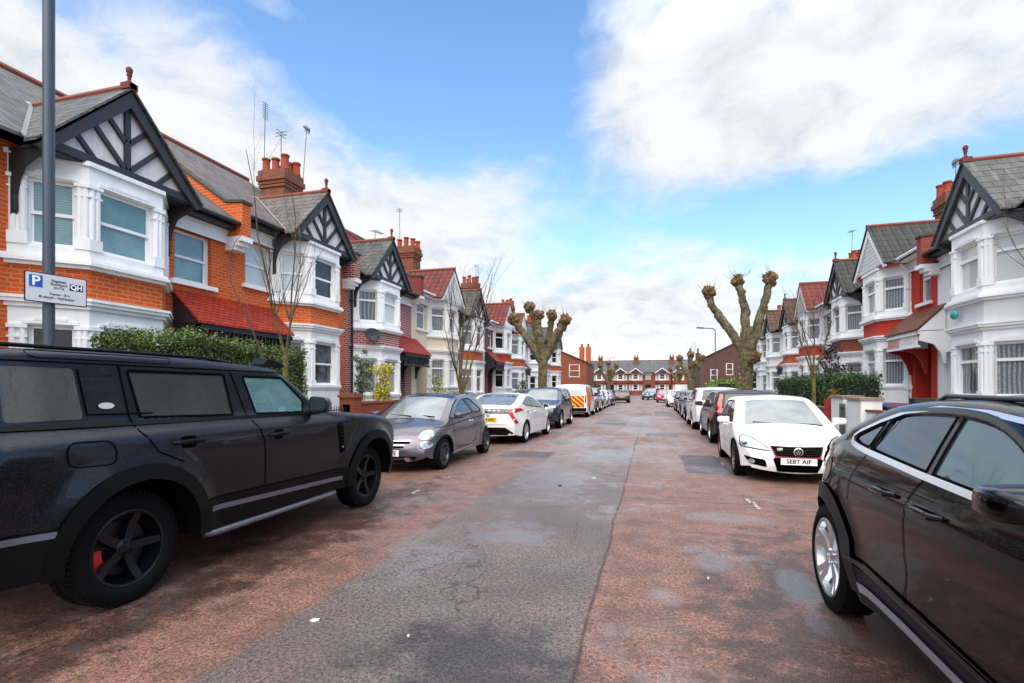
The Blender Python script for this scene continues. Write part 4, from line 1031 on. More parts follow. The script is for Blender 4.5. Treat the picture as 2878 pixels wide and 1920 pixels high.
# --- matte black off-roader, left foreground (faces away)
def x_offroad(c):
    S = c.S
    for xc in (S['xf'], S['xr']):
        arc = [(xc+.555*math.cos(a), S['Rw']+.555*math.sin(a)) for a in [PI+.06-(PI+.12)*k/30 for k in range(31)]]
        c.strip('wheel_arch_trim', arc, .11, BLKP, .022)
    c.side_patch('sill_trim', [(-1.02, .36), (1.02, .36), (1.06, .60), (-1.03, .63)], BLKP, .016)
    c.side_patch('sill_trim', [(-2.46, .38), (-2.2, .38), (-2.1, .68), (-2.46, .69)], BLKP, .016)
    c.strip('painted_sill_sheen', [(-.98, .545), (.92, .49)], .045, plain('#7d8294', .3, metal=.8), .022)  # blue-grey strip: sky sheen along the sill painted in as colour
    c.strip('painted_sill_sheen', [(-2.44, .66), (-2.15, .655)], .04, plain('#7d8294', .3, metal=.8), .02)
    for sd in (1, -1):
        mb = MB(); mb.tube([(-.98, sd*.99, .33), (-.9, sd*1.02, .325), (.75, sd*1.02, .325), (.85, sd*.99, .33)], .03, 8); c.put('side_step', mb.v, mb.f, plain('#6f7277', .3, metal=.7), 60)
        mb = MB(); mb.tube([(-2.35, sd*.74, 1.80), (-2.25, sd*.74, 1.825), (-.75, sd*.74, 1.825), (-.45, sd*.74, 1.79)], .014, 8); c.put('roof_rail', mb.v, mb.f, BLKP, 60)
    c.strip('panel_gap', [(-2.42, 1.722), (.0, 1.712), (.06, 1.70)], .012, GAP, .002)
    c.strip('panel_gap', [(-1.62, 1.715), (-1.58, 1.30), (-1.53, 1.2), (-1.46, 1.08), (-1.25, .98)], .011, GAP, .004)
    c.strip('panel_gap', [(-.60, 1.70), (-.47, 1.305), (-.43, 1.2), (-.36, 1.05), (-.33, .64)], .011, GAP, .004)
    c.strip('panel_gap', [(-1.9, 1.68), (-1.87, 1.372), (-1.4, 1.365)], .012, GAP, .004)
    c.strip('belt_trim', [(-2.42, 1.315), (.58, 1.27)], .032, BLKP, .006)
    c.strip('fuel_flap', rnd([(-2.07, 1.045), (-1.77, 1.035), (-1.77, 1.195), (-2.07, 1.205)], .075), .009, GAP, .004, sides=(-1,), closed=True)
    c.strip('panel_gap', rnd([(-2.2, 1.79), (-1.2, 1.79), (-1.2, 1.745), (-2.15, 1.745)], .04), .007, GAP, .004)
    c.side_patch('badge', circ(-1.74, 1.43, .055, .022), plain('#d4d6d8', .3, metal=.6), .008)
    c.side_patch('side_vent', [(.81, 1.14), (.92, 1.14), (.965, .80), (.88, .78)], GAP, .005)
    for k in range(7): c.strip('vent_slat', [(.82+.011*k, 1.12-.045*k), (.915+.009*k, 1.12-.045*k)], .012, BLKP, .016)
    c.side_patch('side_camera', circ(.905, .86, .012), CHROME, .02)
    for sd in (1, -1): c.proj('headlight', circ(sd*.72, .95, .11), 1, LAMPG, .01)
    c.proj('grille', fpoly(0, .95, .95, .2), 1, BLKP, .01); plate(c, 1, .62, 'DE70 FKR', PLW)
    for sd in (1, -1):
        for z in (.98, 1.12): c.proj('tail_light', fpoly(sd*.78, z, .1, .1), -1, TAILR, .01)
    mb = MB(); mb.lathe([(.0, -.12), (.38, -.12), (.4, -.06), (.4, .06), (.36, .12), (.0, .13)], 32, 'x', (-2.6, .1, 1.02)); c.put('spare_wheel', mb.v, mb.f, BLKP, 40)
    mb = MB(); mb.prism([(-.02, -.75, 1.80), (.06, -.75, 1.86), (.3, -.75, 1.80), (.28, -.75, 1.78)], (0, .18, 0)); c.put('roof_pod', mb.v, mb.f, BLKP, None)
OFF = dict(hw=.98, belt=1.29, zw=1.12, kb=.13, tum=.16, tumq=.0, step=.02, creases=((1.225, .085, .055),), pf=(1.5, 2.5, .13), pr=(-1.9, -2.5, .06), xf=1.6, xr=-1.6, ra=.52, Rw=.40, rr=.27, tw=.25, win=-.005, flare=.06, flw=.26,
    zs=.36, wheel='five', rimm=DALLOY, caliper='#b30a0a', grid=.045, paint=paint('#333338', .3, 1.0, .3, .25), cab=(-2.1, .7), seats_x=(-.15, -1.05), dash=.55, drv=-1, relax=2,
    prof=[(2.40, .40, .06, .06), (2.5, .6, .08, .08), (2.48, .9, .08, .08), (2.42, 1.05, .08, .07), (2.24, 1.16, .07, .05), (1.8, 1.235, .06, .04), (1.2, 1.28, .06, .04), (.72, 1.32, .06, .03, 's', 'ws0'), (.04, 1.765, .06, .03, '', 'ws1'), (-.3, 1.80, .07, .03), (-1.2, 1.835, .07, .03), (-2.2, 1.825, .07, .03), (-2.42, 1.77, .06, .03, '', 'rw1'), (-2.47, 1.35, .06, .03, '', 'rw0'), (-2.5, 1.0, .06, .03), (-2.5, .6, .06, .03), (-2.44, .42, .05, .03)],
    regs=[('ws0', 'ws1', 1, 11, 'windscreen', GL_SCREEN), ('rw1', 'rw0', 1, 11, 'rear_window', GL_DARK)],
    wins=[dict(p=rnd([(-2.32, 1.345), (-1.89, 1.345), (-1.92, 1.685), (-2.32, 1.69)], .03), trim=False, m=misted('#4b4e49', '#2f3230')), dict(p=rnd([(-1.5, 1.335), (-.63, 1.312), (-.68, 1.675), (-1.56, 1.68)], .02), m=misted('#3a3d3b', '#17191c')), dict(p=rnd([(-.35, 1.31), (.32, 1.30), (.35, 1.42), (.06, 1.66), (-.46, 1.665)], .02), m=GL_TEAL)],
    handles=((-1.19, 1.13, .27), (-.17, 1.105, .25)), handm=BLKP, darkh=True, mirror=(.43, 1.37, (.13, .24, .20)), mirm=paint('#0c0c0e', .3), extra=x_offroad)
Car('parked_car', 'matte black boxy off-roader in the left foreground with one red brake caliper showing', 'car', OFF, (-4.6, 4.46, 0), PI/2, LEFT_CARS)

# --- small grey city car (faces us)
def x_city(c):
    def lamp(P, m=LAMPG):
        both(c, 'headlight', P, 1, m, .012)
    both(c, 'lamp_bezel', circ(.61, .66, .135, .10), 1, plain('#6d6f72', .2, metal=.8), .006); lamp(circ(.61, .66, .112, .083))
    both(c, 'lamp_bezel', circ(.64, .492, .105, .078), 1, plain('#6d6f72', .2, metal=.8), .006); lamp(circ(.64, .492, .088, .064))
    for z, w in ((.545, .40), (.47, .31)): c.proj('grille_slot', rnd([(-w, z-.02), (w, z-.02), (w, z+.02), (-w, z+.02)], .02), 1, GAP, .006); c.proj('chrome_moustache', rnd([(-w-.02, z+.018), (w+.02, z+.018), (w, z+.034), (-w, z+.034)], .006), 1, CHROME, .012)
    c.proj('badge', circ(0, .53, .06), 1, plain('#7b1a22', .3, metal=.5), .012)
    c.proj('lower_intake', rnd([(-.44, .19), (.44, .19), (.52, .30), (-.52, .30)], .03), 1, BLKP, .008)
    c.proj('bumper_lip', rnd([(-.56, .15), (.56, .15), (.6, .18), (-.6, .18)], .01), 1, plain('#9a9ca0', .3, metal=.6), .01)
    both(c, 'fog_light', circ(.36, .25, .04), 1, CHROME, .014)
    plate(c, 1, .365, 'MF1Z 4FE', PLW, .01)
    c.strip('panel_gap', [(1.5, .78), (.9, .80), (0, .86), (-1.45, .905)], .012, GAP, .003)
    c.strip('panel_gap', [(.78, .93), (.72, .6), (.66, .36), (-.42, .3), (-.52, .6), (-.4, .96)], .01, GAP, .003)
    c.strip('sill_trim', [(.7, .27), (-.2, .3), (-.52, .37), (-.6, .46)], .035, plain('#a9abae', .3, metal=.7), .012)
    c.strip('panel_gap', [(1.35, .62), (1.62, .63)], .008, GAP, .003)
    for xc in (c.S['xf'], c.S['xr']): c.strip('wheel_arch_trim', [(xc+.335*math.cos(a), .29+.335*math.sin(a)) for a in [PI*k/24 for k in range(25)]], .045, BLKP, .012)
    both(c, 'tail_light', fpoly(.6, .8, .12, .22, .05), -1, TAILR, .01)
    mb = MB(); mb.tube([(.98, .5, .955), (.85, .05, .985)], .012, 6); mb.tube([(.98, 0, .965), (.85, -.5, .975)], .012, 6); c.put('wiper', mb.v, mb.f, BLKP, 40)
CITY = dict(hw=.81, belt=lambda x: .93-.045*x, zw=.55, kb=.25, tum=.36, tumq=.1, pf=(.85, 1.98, .30), pr=(-.8, -1.75, .24), xf=1.2, xr=-1.2, ra=.345, Rw=.29, rr=.2, tw=.19, win=-.005, flare=.03, flw=.14, zs=.24,
    wheel='8', rimm=plain('#54575a', .3, metal=.8), paint=paint('#57545a', .28, .5, 1.0, .12), cab=(-1.3, .8), seats_x=(-.15, -.95), dash=.55, drv=-1,
    prof=[(1.78, .15, .05, .12), (1.9, .25, .06, .18), (1.92, .42, .08, .2), (1.86, .58, .09, .19), (1.72, .72, .1, .14), (1.4, .84, .1, .08), (1.0, .93, .08, .06, 's', 'ws0'), (.28, 1.34, .08, .05, '', 'ws1'), (-.1, 1.415, .09, .04, '', 'rf'), (-.6, 1.40, .09, .04), (-1.05, 1.30, .09, .04, '', 'rw1'), (-1.45, 1.0, .09, .06, '', 'rw0'), (-1.62, .8, .09, .08), (-1.72, .5, .08, .1), (-1.66, .25, .06, .1)],
    regs=[('ws0', 'ws1', 1, 11, 'windscreen', GL_SCREEN), ('ws1', 'rw1', 0, 12, 'roof_panel', paint('#17171a', .3)), ('rw1', 'rw0', 1, 11, 'rear_window', GL_DARK)],
    wins=[dict(p=rnd([(.72, .925), (.9, .95), (.52, 1.17), (.2, 1.285), (-.12, 1.30), (-.42, .985)], .04), m=GL_CLEAR), dict(p=rnd([(-.48, .985), (-.19, 1.305), (-.5, 1.27), (-.96, 1.03), (-.93, 1.0)], .03), m=GL_CLEAR)],
    handles=((-.2, .82, .2),), handm=CHROME, mirror=(.78, .98, (.12, .2, .14)), mirm=paint('#3a3b40', .2), extra=x_city)
Car('parked_car', 'small round-eyed metallic grey city car with dark roof facing the camera by the brick wall', 'car', CITY, (-4.66, 10.52, 0), -PI/2, LEFT_CARS).root.scale = (1.08, 1.03, 1.03)

# --- white liftback (rear towards us)
def x_lift(c):
    c.proj('spoiler_glass', rnd([(-.62, .86), (.62, .86), (.58, .985), (-.58, .985)], .02), -1, plain('#121314', .08, coat=1.0), .008)
    both(c, 'tail_light', [(.55, .98), (.80, 1.0), (.84, .93), (.7, .86), (.76, .72), (.80, .60), (.76, .58), (.66, .74), (.58, .86)], -1, TAILR, .012)
    c.proj('bumper_diffuser', rnd([(-.62, .24), (.62, .24), (.72, .33), (.5, .48), (-.5, .48), (-.72, .33)], .02), -1, BLKP, .01)
    c.proj('panel_gap', rnd([(-.56, .55), (.56, .55), (.56, .558), (-.56, .558)], .002), -1, GAP, .004)
    c.proj('badge', circ(0, .80, .055, .035), -1, CHROME, .01)
    plate(c, -1, .69, 'FF14 UEV', PLY)
    c.strip('panel_gap', [(.92, .9), (.8, .5), (.72, .27)], .009, plain('#8d8d8d', .6), .003); c.strip('panel_gap', [(-.43, 1.0), (-.4, .6), (-.38, .27)], .009, plain('#8d8d8d', .6), .003); c.strip('panel_gap', [(-1.2, 1.0), (-1.0, .75), (-.92, .6)], .009, plain('#8d8d8d', .6), .003)
    both(c, 'headlight', [(.45, .62), (.8, .72), (.78, .62), (.5, .56)], 1, LAMPG, .01)
LIFT = dict(hw=.88, belt=lambda x: .97-.09*x, zw=.55, kb=.22, tum=.38, tumq=.12, pf=(1.0, 2.3, .3), pr=(-1.2, -2.3, .2), xf=1.37, xr=-1.37, ra=.36, Rw=.315, rr=.22, tw=.2, win=-.005, flare=.02, zs=.22,
    wheel='fivetwin', rimm=ALLOY, paint=paint('#d9d8d5', .25, 0, 1.0), cab=(-1.5, .9), seats_x=(-.1, -1.0), dash=.6,
    prof=[(2.15, .22, .06, .14), (2.26, .42, .08, .16), (2.15, .62, .09, .12), (1.7, .78, .09, .08), (1.25, .88, .08, .05), (1.05, .93, .08, .04, 's', 'ws0'), (-.02, 1.365, .08, .05, '', 'ws1'), (-.5, 1.43, .08, .04), (-.95, 1.405, .08, .04, '', 'rw1'), (-2.0, 1.085, .07, .04, '', 'rw0'), (-2.14, 1.05, .05, .05), (-2.19, .95, .06, .07), (-2.2, .75, .07, .09), (-2.26, .52, .07, .1), (-2.2, .24, .05, .09)],
    regs=[('ws0', 'ws1', 1, 11, 'windscreen', GL_SCREEN), ('rw1', 'rw0', 1, 11, 'rear_window', glass_mat('rearpale', (.25, .28, .3, 1), 2.0, .05, .35, (.4, .45, .48, 1)))],
    wins=[dict(p=rnd([(.62, .945), (.78, .96), (-.05, 1.285), (-.45, 1.335), (-.42, 1.01)], .03), m=GL_CLEAR), dict(p=rnd([(-.48, 1.015), (-.52, 1.335), (-.95, 1.3), (-1.52, 1.14), (-1.2, 1.05)], .03), m=GL_DARK)],
    handles=((-.28, .86, .2), (-1.15, .93, .2)), mirror=(.68, 1.0, (.14, .2, .13)), extra=x_lift)
Car('parked_car', 'white liftback with slanting red tail lamps and yellow plate behind the grey city car', 'car', LIFT, (-4.27, 15.75, 0), PI/2-R(2), LEFT_CARS)

# --- generic bodies
def x_front(c):
    s = c.S.get('fs', {}); z = s.get('z', .62)
    both(c, 'headlight', rnd([(.42, z-.03), (.78, z+.03), (.8, z+.13), (.62, z+.12), (.42, z+.06)], .02), 1, LAMPG, .01)
    c.proj('grille', rnd([(-.38, z-.06), (.38, z-.06), (.42, z+.07), (-.42, z+.07)], .02), 1, BLKP, .008); c.proj('badge', circ(0, z+.01, .055), 1, CHROME, .014)
    lz = s.get('liz', .24); c.proj('lower_intake', rnd([(-.6, lz), (.6, lz), (.66, lz+.12), (-.66, lz+.12)], .03), 1, BLKP, .008); plate(c, 1, z-.17, s.get('plate', 'LB15 KJU'), PLW)
    tz = s.get('tz', .85)
    both(c, 'tail_light', rnd([(.5, tz-.06), (.82, tz-.04), (.84, tz+.08), (.52, tz+.06)], .03), -1, TAILR, .01); plate(c, -1, s.get('pz', .62), s.get('plate', 'LB15 KJU'), PLY)
    c.proj('rear_bumper_trim', rnd([(-.66, .24), (.66, .24), (.7, .4), (-.7, .4)], .03), -1, BLKP, .008)
    for q in s.get('gaps', ()): c.strip('panel_gap', q, .01, GAP, .003)
def hatch(pt, **k):
    return dict(dict(hw=.88, belt=lambda x: .93-.03*x, zw=.55, kb=.22, tum=.36, tumq=.1, pf=(1.0, 2.12, .3), pr=(-1.1, -2.05, .2), xf=1.28, xr=-1.28, ra=.36, Rw=.315, rr=.22, tw=.2, win=-.005, flare=.02, zs=.22, wheel='fivetwin', rimm=ALLOY, paint=pt,
      cab=(-1.4, .9), seats_x=(-.1, -.95), dash=.6, handles=((-.2, .82, .2), (-1.0, .84, .2)), mirror=(.72, .98, (.14, .2, .14)), extra=x_front,
      fs=dict(gaps=([(.8, .9), (.78, .5), (.72, .27)], [(-.36, 1.0), (-.34, .5), (-.34, .27)], [(-.95, .95), (-.9, .62)])),
      prof=[(2.0, .2, .06, .14), (2.1, .42, .08, .16), (2.04, .62, .09, .13), (1.75, .78, .09, .08), (1.2, .9, .08, .05), (1.0, .94, .08, .04, 's', 'ws0'), (.15, 1.37, .08, .05, '', 'ws1'), (-.3, 1.44, .08, .04), (-1.0, 1.42, .08, .04), (-1.5, 1.34, .08, .05, '', 'rw1'), (-1.85, 1.0, .08, .06, '', 'rw0'), (-1.95, .8, .08, .08), (-2.0, .5, .08, .1), (-1.95, .24, .06, .1)],
      regs=[('ws0', 'ws1', 1, 11, 'windscreen', GL_SCREEN), ('rw1', 'rw0', 1, 11, 'rear_window', GL_DARK)],
      wins=[dict(p=rnd([(.68, .935), (.8, .95), (.1, 1.29), (-.36, 1.335), (-.36, .955)], .03), m=GL_CLEAR), dict(p=rnd([(-.43, .96), (-.43, 1.335), (-1.0, 1.3), (-1.35, 1.03), (-1.28, .985)], .03), m=GL_DARK)]), **k)
def suv(pt, **k):
    return dict(dict(hw=.92, belt=lambda x: 1.06-.03*x, zw=.65, kb=.2, tum=.32, tumq=.05, pf=(1.1, 2.3, .28), pr=(-1.3, -2.25, .16), xf=1.33, xr=-1.33, ra=.41, Rw=.35, rr=.235, tw=.22, win=-.005, flare=.03, zs=.27, wheel='fivetwin', rimm=ALLOY, paint=pt,
      cab=(-1.6, .9), seats_x=(-.1, -1.0), dash=.6, handles=((-.2, .95, .22), (-1.05, .97, .22)), mirror=(.72, 1.12, (.15, .22, .17)), extra=x_front, fs=dict(z=.78, liz=.36, tz=1.02, pz=.72, gaps=([(.8, 1.02), (.8, .5), (.75, .3)], [(-.36, 1.1), (-.34, .5), (-.34, .3)], [(-1.0, 1.05), (-.92, .7)])),
      prof=[(2.12, .25, .06, .13), (2.25, .5, .08, .15), (2.2, .78, .09, .13), (2.0, .93, .09, .08), (1.3, 1.05, .08, .05), (1.05, 1.09, .08, .04, 's', 'ws0'), (.25, 1.54, .08, .05, '', 'ws1'), (-.3, 1.61, .08, .04), (-1.3, 1.6, .08, .04), (-1.85, 1.52, .07, .04, '', 'rw1'), (-2.08, 1.12, .08, .06, '', 'rw0'), (-2.15, .95, .08, .07), (-2.22, .6, .08, .09), (-2.15, .3, .06, .09)],
      regs=[('ws0', 'ws1', 1, 11, 'windscreen', GL_SCREEN), ('rw1', 'rw0', 1, 11, 'rear_window', GL_DARK)],
      wins=[dict(p=rnd([(.7, 1.07), (.84, 1.09), (.18, 1.46), (-.36, 1.5), (-.36, 1.085)], .03), m=GL_CLEAR), dict(p=rnd([(-.43, 1.09), (-.43, 1.5), (-1.1, 1.49), (-1.15, 1.1)], .03), m=GL_DARK), dict(p=rnd([(-1.22, 1.105), (-1.18, 1.485), (-1.55, 1.46), (-1.72, 1.2), (-1.65, 1.13)], .03), m=GL_DARK)]), **k)
Car('parked_car', 'dark navy crossover facing the camera between the white liftback and the chevron van', 'car', suv(paint('#1d2436', .25, .3, 1.0)), (-4.28, 21.2, 0), -PI/2, LEFT_CARS)
Car('parked_car', 'dark car parked off the road, its roof just seen over the white liftback', 'car', hatch(paint('#202226', .3, .3, 1.0)), (-8.6, 21.8, 0), -PI/2+.15)

# --- works van with chevrons
def x_van(c):
    red, yel = plain('#b3140c', .4, vary=.08), plain('#e8b80a', .4, vary=.06)
    z0, z1, hw = .56, 1.16, .74
    bg = c.proj('chevron_panel', rnd([(-hw, z0), (hw, z0), (hw, z1), (-hw, z1)], .02), -1, yel, .008)
    for k in range(-2, 6):
        # stripes fall away from the centre line
        for sg in (1, -1):
            y0 = .0; b = z0+.12+k*.24
            P = [(0, b+.0), (0, b+.13), (hw, b+.13-.62), (hw, b-.62)]
            Q = []
            # clip to panel
            def clip(P, f):
                o = []
                for i in range(len(P)):
                    a, q = P[i-1], P[i]; fa, fq = f(a), f(q)
                    if (fa >= 0) != (fq >= 0): s_ = fa/(fa-fq); o.append((a[0]+(q[0]-a[0])*s_, a[1]+(q[1]-a[1])*s_))
                    if fq >= 0: o.append(q)
                return o
            P = clip(P, lambda p: p[1]-z0-.005); P = clip(P, lambda p: z1-.005-p[1]) if P else P
            if len(P) >= 3: c.proj('chevron_stripe', [(a*sg, b_) for a, b_ in P], -1, red, .012, parent=bg)
    c.proj('rear_window', rnd([(-.66, 1.22), (-.03, 1.22), (-.03, 1.6), (-.6, 1.6)], .04), -1, plain('#b9c0c2', .1, coat=1), .008); c.proj('rear_window', rnd([(.66, 1.22), (.03, 1.22), (.03, 1.6), (.6, 1.6)], .04), -1, plain('#b9c0c2', .1, coat=1), .008)
    both(c, 'tail_light', fpoly(.82, .98, .07, .42), -1, TAILR, .01); c.proj('rear_bumper', rnd([(-.86, .3), (.86, .3), (.86, .52), (-.86, .52)], .04), -1, BLKP, .02)
    c.side_patch('orange_band', [(-2.05, .62), (-.55, .62), (-.3, 1.3), (-1.2, 1.62), (-2.0, 1.62)], plain('#d2551a', .4), .006)
    both(c, 'headlight', fpoly(.66, .82, .22, .2, .05), 1, LAMPG, .01)
VAN = dict(hw=.92, belt=1.15, zw=.7, kb=.12, tum=.16, tumq=.05, pf=(1.2, 2.25, .25), pr=(-1.9, -2.2, .06), xf=1.4, xr=-1.4, ra=.37, Rw=.31, rr=.19, tw=.2, win=-.005, flare=.02, zs=.27, wheel='10', rimm=ALLOY, paint=paint('#e6e2da', .35), cab=(-.4, 1.0), seats_x=(.35,), dash=1.05,
    prof=[(2.1, .25, .06, .12), (2.22, .5, .08, .12), (2.12, .8, .09, .1), (1.7, 1.02, .08, .06), (1.45, 1.1, .07, .05, 's', 'ws0'), (.8, 1.64, .07, .05, '', 'ws1'), (.4, 1.75, .07, .04), (-.8, 1.79, .07, .04), (-1.9, 1.76, .07, .03), (-2.1, 1.66, .06, .03), (-2.16, 1.2, .05, .03), (-2.18, .6, .05, .03), (-2.14, .3, .05, .03)],
    regs=[('ws0', 'ws1', 1, 11, 'windscreen', GL_SCREEN)], wins=[dict(p=rnd([(1.1, 1.1), (1.15, 1.14), (.65, 1.58), (.15, 1.6), (.15, 1.1)], .03), m=GL_CLEAR)], handles=((.25, 1.0, .2),), handm=BLKP, mirror=(1.0, 1.2, (.14, .2, .24)), mirm=BLKP, extra=x_van)
Car('works_van', 'white and orange works van with yellow and red chevrons on its back doors', 'van', VAN, (-4.15, 29.4, 0), PI/2, LEFT_CARS)
_far = [('silver estate facing the camera directly beyond the chevron van', -4.2, 34.6, -1, suv(paint('#8d949b', .3, .6)), 0),
        ('pale grey hatchback second beyond the chevron van', -4.25, 39.4, -1, hatch(paint('#a9b0b8', .3, .5)), 0),
        ('white hatchback third beyond the chevron van', -4.3, 44.2, -1, hatch(paint('#d8d9db', .3)), 0),
        ('small purple-blue car fourth beyond the chevron van', -4.2, 48.8, -1, hatch(paint('#4a4690', .3, .4)), 0),
        ('charcoal saloon standing out from the left kerb, last before the end houses', -3.2, 58.5, 1, hatch(paint('#3a3c3e', .35, .4)), .12)]
for lb, x, y, d, S, a in _far: Car('parked_car', lb, 'car', S, (x, y, 0), d*PI/2+a, LEFT_CARS)

# --- white hot hatch on the right (faces us)
def x_hot(c):
    redl = plain('#8e1420', .35)
    both(c, 'headlight', rnd([(.40, .53), (.46, .60), (.62, .70), (.74, .735), (.79, .70), (.79, .57, .06), (.6, .545)], .03), 1, LAMPG, .012)
    both(c, 'lamp_bezel', rnd([(.385, .515), (.44, .60), (.60, .71), (.74, .75), (.805, .71), (.805, .56), (.6, .53)], .03), 1, plain('#2c2e32', .2), .007)
    c.proj('grille_surround', [(-.40, .605), (.40, .605), (.33, .43), (-.33, .43)], 1, redl, .006); c.proj('grille', [(-.375, .592), (.375, .592), (.31, .448), (-.31, .448)], 1, GAP, .012)
    for z in (.48, .515, .55): c.proj('grille_bar', [(-.34, z-.004), (.34, z-.004), (.34, z+.004), (-.34, z+.004)], 1, BLKP, .018)
    c.proj('lower_grille', [(-.33, .43), (.33, .43), (.36, .40), (.29, .195), (-.29, .195), (-.36, .40)], 1, GAP, .008)
    c.proj('grille_line', [(-.335, .432), (.335, .432), (.335, .422), (-.335, .422)], 1, redl, .014)
    both(c, 'fog_grille', rnd([(.44, .26), (.68, .30), (.76, .42), (.47, .38)], .03), 1, GAP, .008); both(c, 'fog_light', circ(.66, .345, .04, .035), 1, LAMPG, .014)
    plate(c, 1, .375, 'SE8T AIF', PLW, .014, .52, .105)
    x = xat(c, 1, 0, .53)+.02
    mb = MB(); mb.lathe([(.058, 0), (.07, .004), (.07, .012), (.058, .016), (.058, 0)], 28, 'x', (x, 0, .525)); b = c.put('badge', mb.v, mb.f, CHROME, 40)
    mb = MB(); mb.lathe([(0, .004), (.058, .004)], 24, 'x', (x, 0, .525)); c.put('badge_disc', mb.v, mb.f, plain('#20242c', .3), None, b)
    letters('V', .06, CHROME, b, (x+.008, 0, .549), (R(90), 0, R(90)), .002, bold=.002); letters('W', .068, CHROME, b, (x+.008, 0, .505), (R(90), 0, R(90)), .002, bold=.002)
    letters('GTI', .05, plain('#d9d9dd', .3), b, (xat(c, 1, -.25, .55)+.022, -.26, .56), (R(90), 0, R(90)), .002, bold=.003)
    c.proj('bumper_lip', rnd([(-.76, .16), (.76, .16), (.78, .19), (-.78, .19)], .01), 1, BLKP, .006)
    g = plain('#9c9c9c', .6)
    c.strip('panel_gap', [(.8, .88), (.78, .5), (.72, .26)], .008, g, .003); c.strip('panel_gap', [(-.36, .95), (-.34, .5), (-.34, .26)], .008, g, .003)
    c.strip('rubbing_strip', [(.8, .5), (-.9, .53)], .03, plain('#cfcfcd', .4), .01); c.strip('panel_gap', [(1.5, .60), (1.95, .55)], .007, g, .003)
    mb = MB()
    for y0, y1 in ((.62, .05), (.1, -.5)): mb.tube([(1.03, y0, .895), (.94, y1, .935)], .011, 6)
    c.put('wiper', mb.v, mb.f, BLKP, 40)
HOT = dict(hatch(paint('#f3f3f1', .22, 0, 1.0)), hw=.86, belt=lambda x: .90-.035*x, pf=(.9, 2.12, .28), pfe=2.6, xf=1.25, xr=-1.25, Rw=.31, rr=.225, wheel='fivetwin', rimm=plain('#6a5a58', .35, metal=.7), win=-.01, mirror=(.72, .955, (.13, .22, .14)), extra=x_hot,
    prof=[(2.02, .17, .05, .1), (2.1, .3, .06, .13), (2.1, .45, .07, .14), (2.02, .61, .08, .14), (1.8, .71, .09, .1), (1.4, .82, .08, .06), (1.02, .905, .08, .04, 's', 'ws0'), (.18, 1.345, .08, .05, '', 'ws1'), (-.3, 1.42, .08, .04), (-1.0, 1.40, .08, .04), (-1.5, 1.32, .08, .05, '', 'rw1'), (-1.85, .98, .08, .06, '', 'rw0'), (-1.95, .8, .08, .08), (-2.0, .5, .08, .1), (-1.95, .22, .06, .1)],
    regs=[('ws0', 'ws1', 1, 11, 'windscreen', GL_SCREEN), ('rw1', 'rw0', 1, 11, 'rear_window', GL_DARK)],
    wins=[dict(p=rnd([(.7, .91), (.82, .925), (.12, 1.265), (-.36, 1.305), (-.36, .93)], .03), m=GL_CLEAR), dict(p=rnd([(-.43, .935), (-.43, 1.305), (-1.0, 1.28), (-1.35, 1.01), (-1.28, .965)], .03), m=GL_DARK)])
Car('parked_car', 'white hot hatch with red-edged black grille facing the camera on the right', 'car', HOT, (2.34, 11.25, 0), -PI/2-R(1.5), RIGHT_CARS)

# --- black crossover with tall red lamps (rear towards us)
def x_cross(c):
    both(c, 'tail_light', [(.62, 1.46), (.70, 1.46), (.80, 1.12), (.84, 1.0), (.80, .94), (.46, .90), (.46, 1.0), (.68, 1.06)], -1, TAILR, .012)
    c.proj('tailgate_trim', rnd([(-.5, .86), (.5, .86), (.5, .9), (-.5, .9)], .01), -1, CHROME, .01)
    c.proj('rear_bumper_trim', rnd([(-.72, .3), (.72, .3), (.78, .46), (-.78, .46)], .03), -1, BLKP, .01); both(c, 'bumper_reflector', fpoly(.68, .5, .2, .05, .01), -1, TAILR, .012)
    plate(c, -1, .72, 'HV69 LXO', PLY); both(c, 'headlight', rnd([(.42, .75), (.8, .82), (.8, .92), (.42, .84)], .02), 1, LAMPG, .01)
Car('parked_car', 'black crossover with tall red boomerang tail lamps parked behind the white hot hatch', 'car', suv(paint('#08080a', .2, 0, .6, .08, 1.4), extra=x_cross, wheel='fivetwin'), (2.55, 17.1, 0), PI/2, RIGHT_CARS).root.scale = (1, 1, .95)
Car('parked_car', 'white hatchback with wide red tail lamps in front of the black crossover', 'car', suv(paint('#d8d7d4', .25), fs=dict(z=.78, liz=.36, tz=.98, pz=.7, gaps=()), hw=.9), (2.42, 22.2, 0), PI/2, RIGHT_CARS)
for lb, x, y, d, S in (('dark grey car facing the camera just beyond the white hatchback with wide tail lamps', 2.45, 27.6, -1, hatch(paint('#33363b', .3, .4))), ('black car second beyond the white hatchback with wide tail lamps', 2.5, 32.6, -1, hatch(paint('#1a1b1e', .3, .3))),
                       ('blue-grey car third beyond the white hatchback with wide tail lamps', 2.5, 37.6, -1, hatch(paint('#50586a', .3, .4))), ('small white car in the right row next to the bright red one', 2.2, 46.5, -1, hatch(paint('#e2e2e2', .3))),
                       ('bright red hatchback near the far end of the right row', 1.5, 60.5, -1, hatch(paint('#c0202e', .3, 0)))):
    Car('parked_car', lb, 'car', S, (x, y, 0), d*PI/2, RIGHT_CARS)
Car('parked_car', 'dark silver car at the very far end of the road below the end houses', 'car', suv(paint('#6c7278', .3, .5)), (.1, 74, 0), -PI/2-.25, RIGHT_CARS)

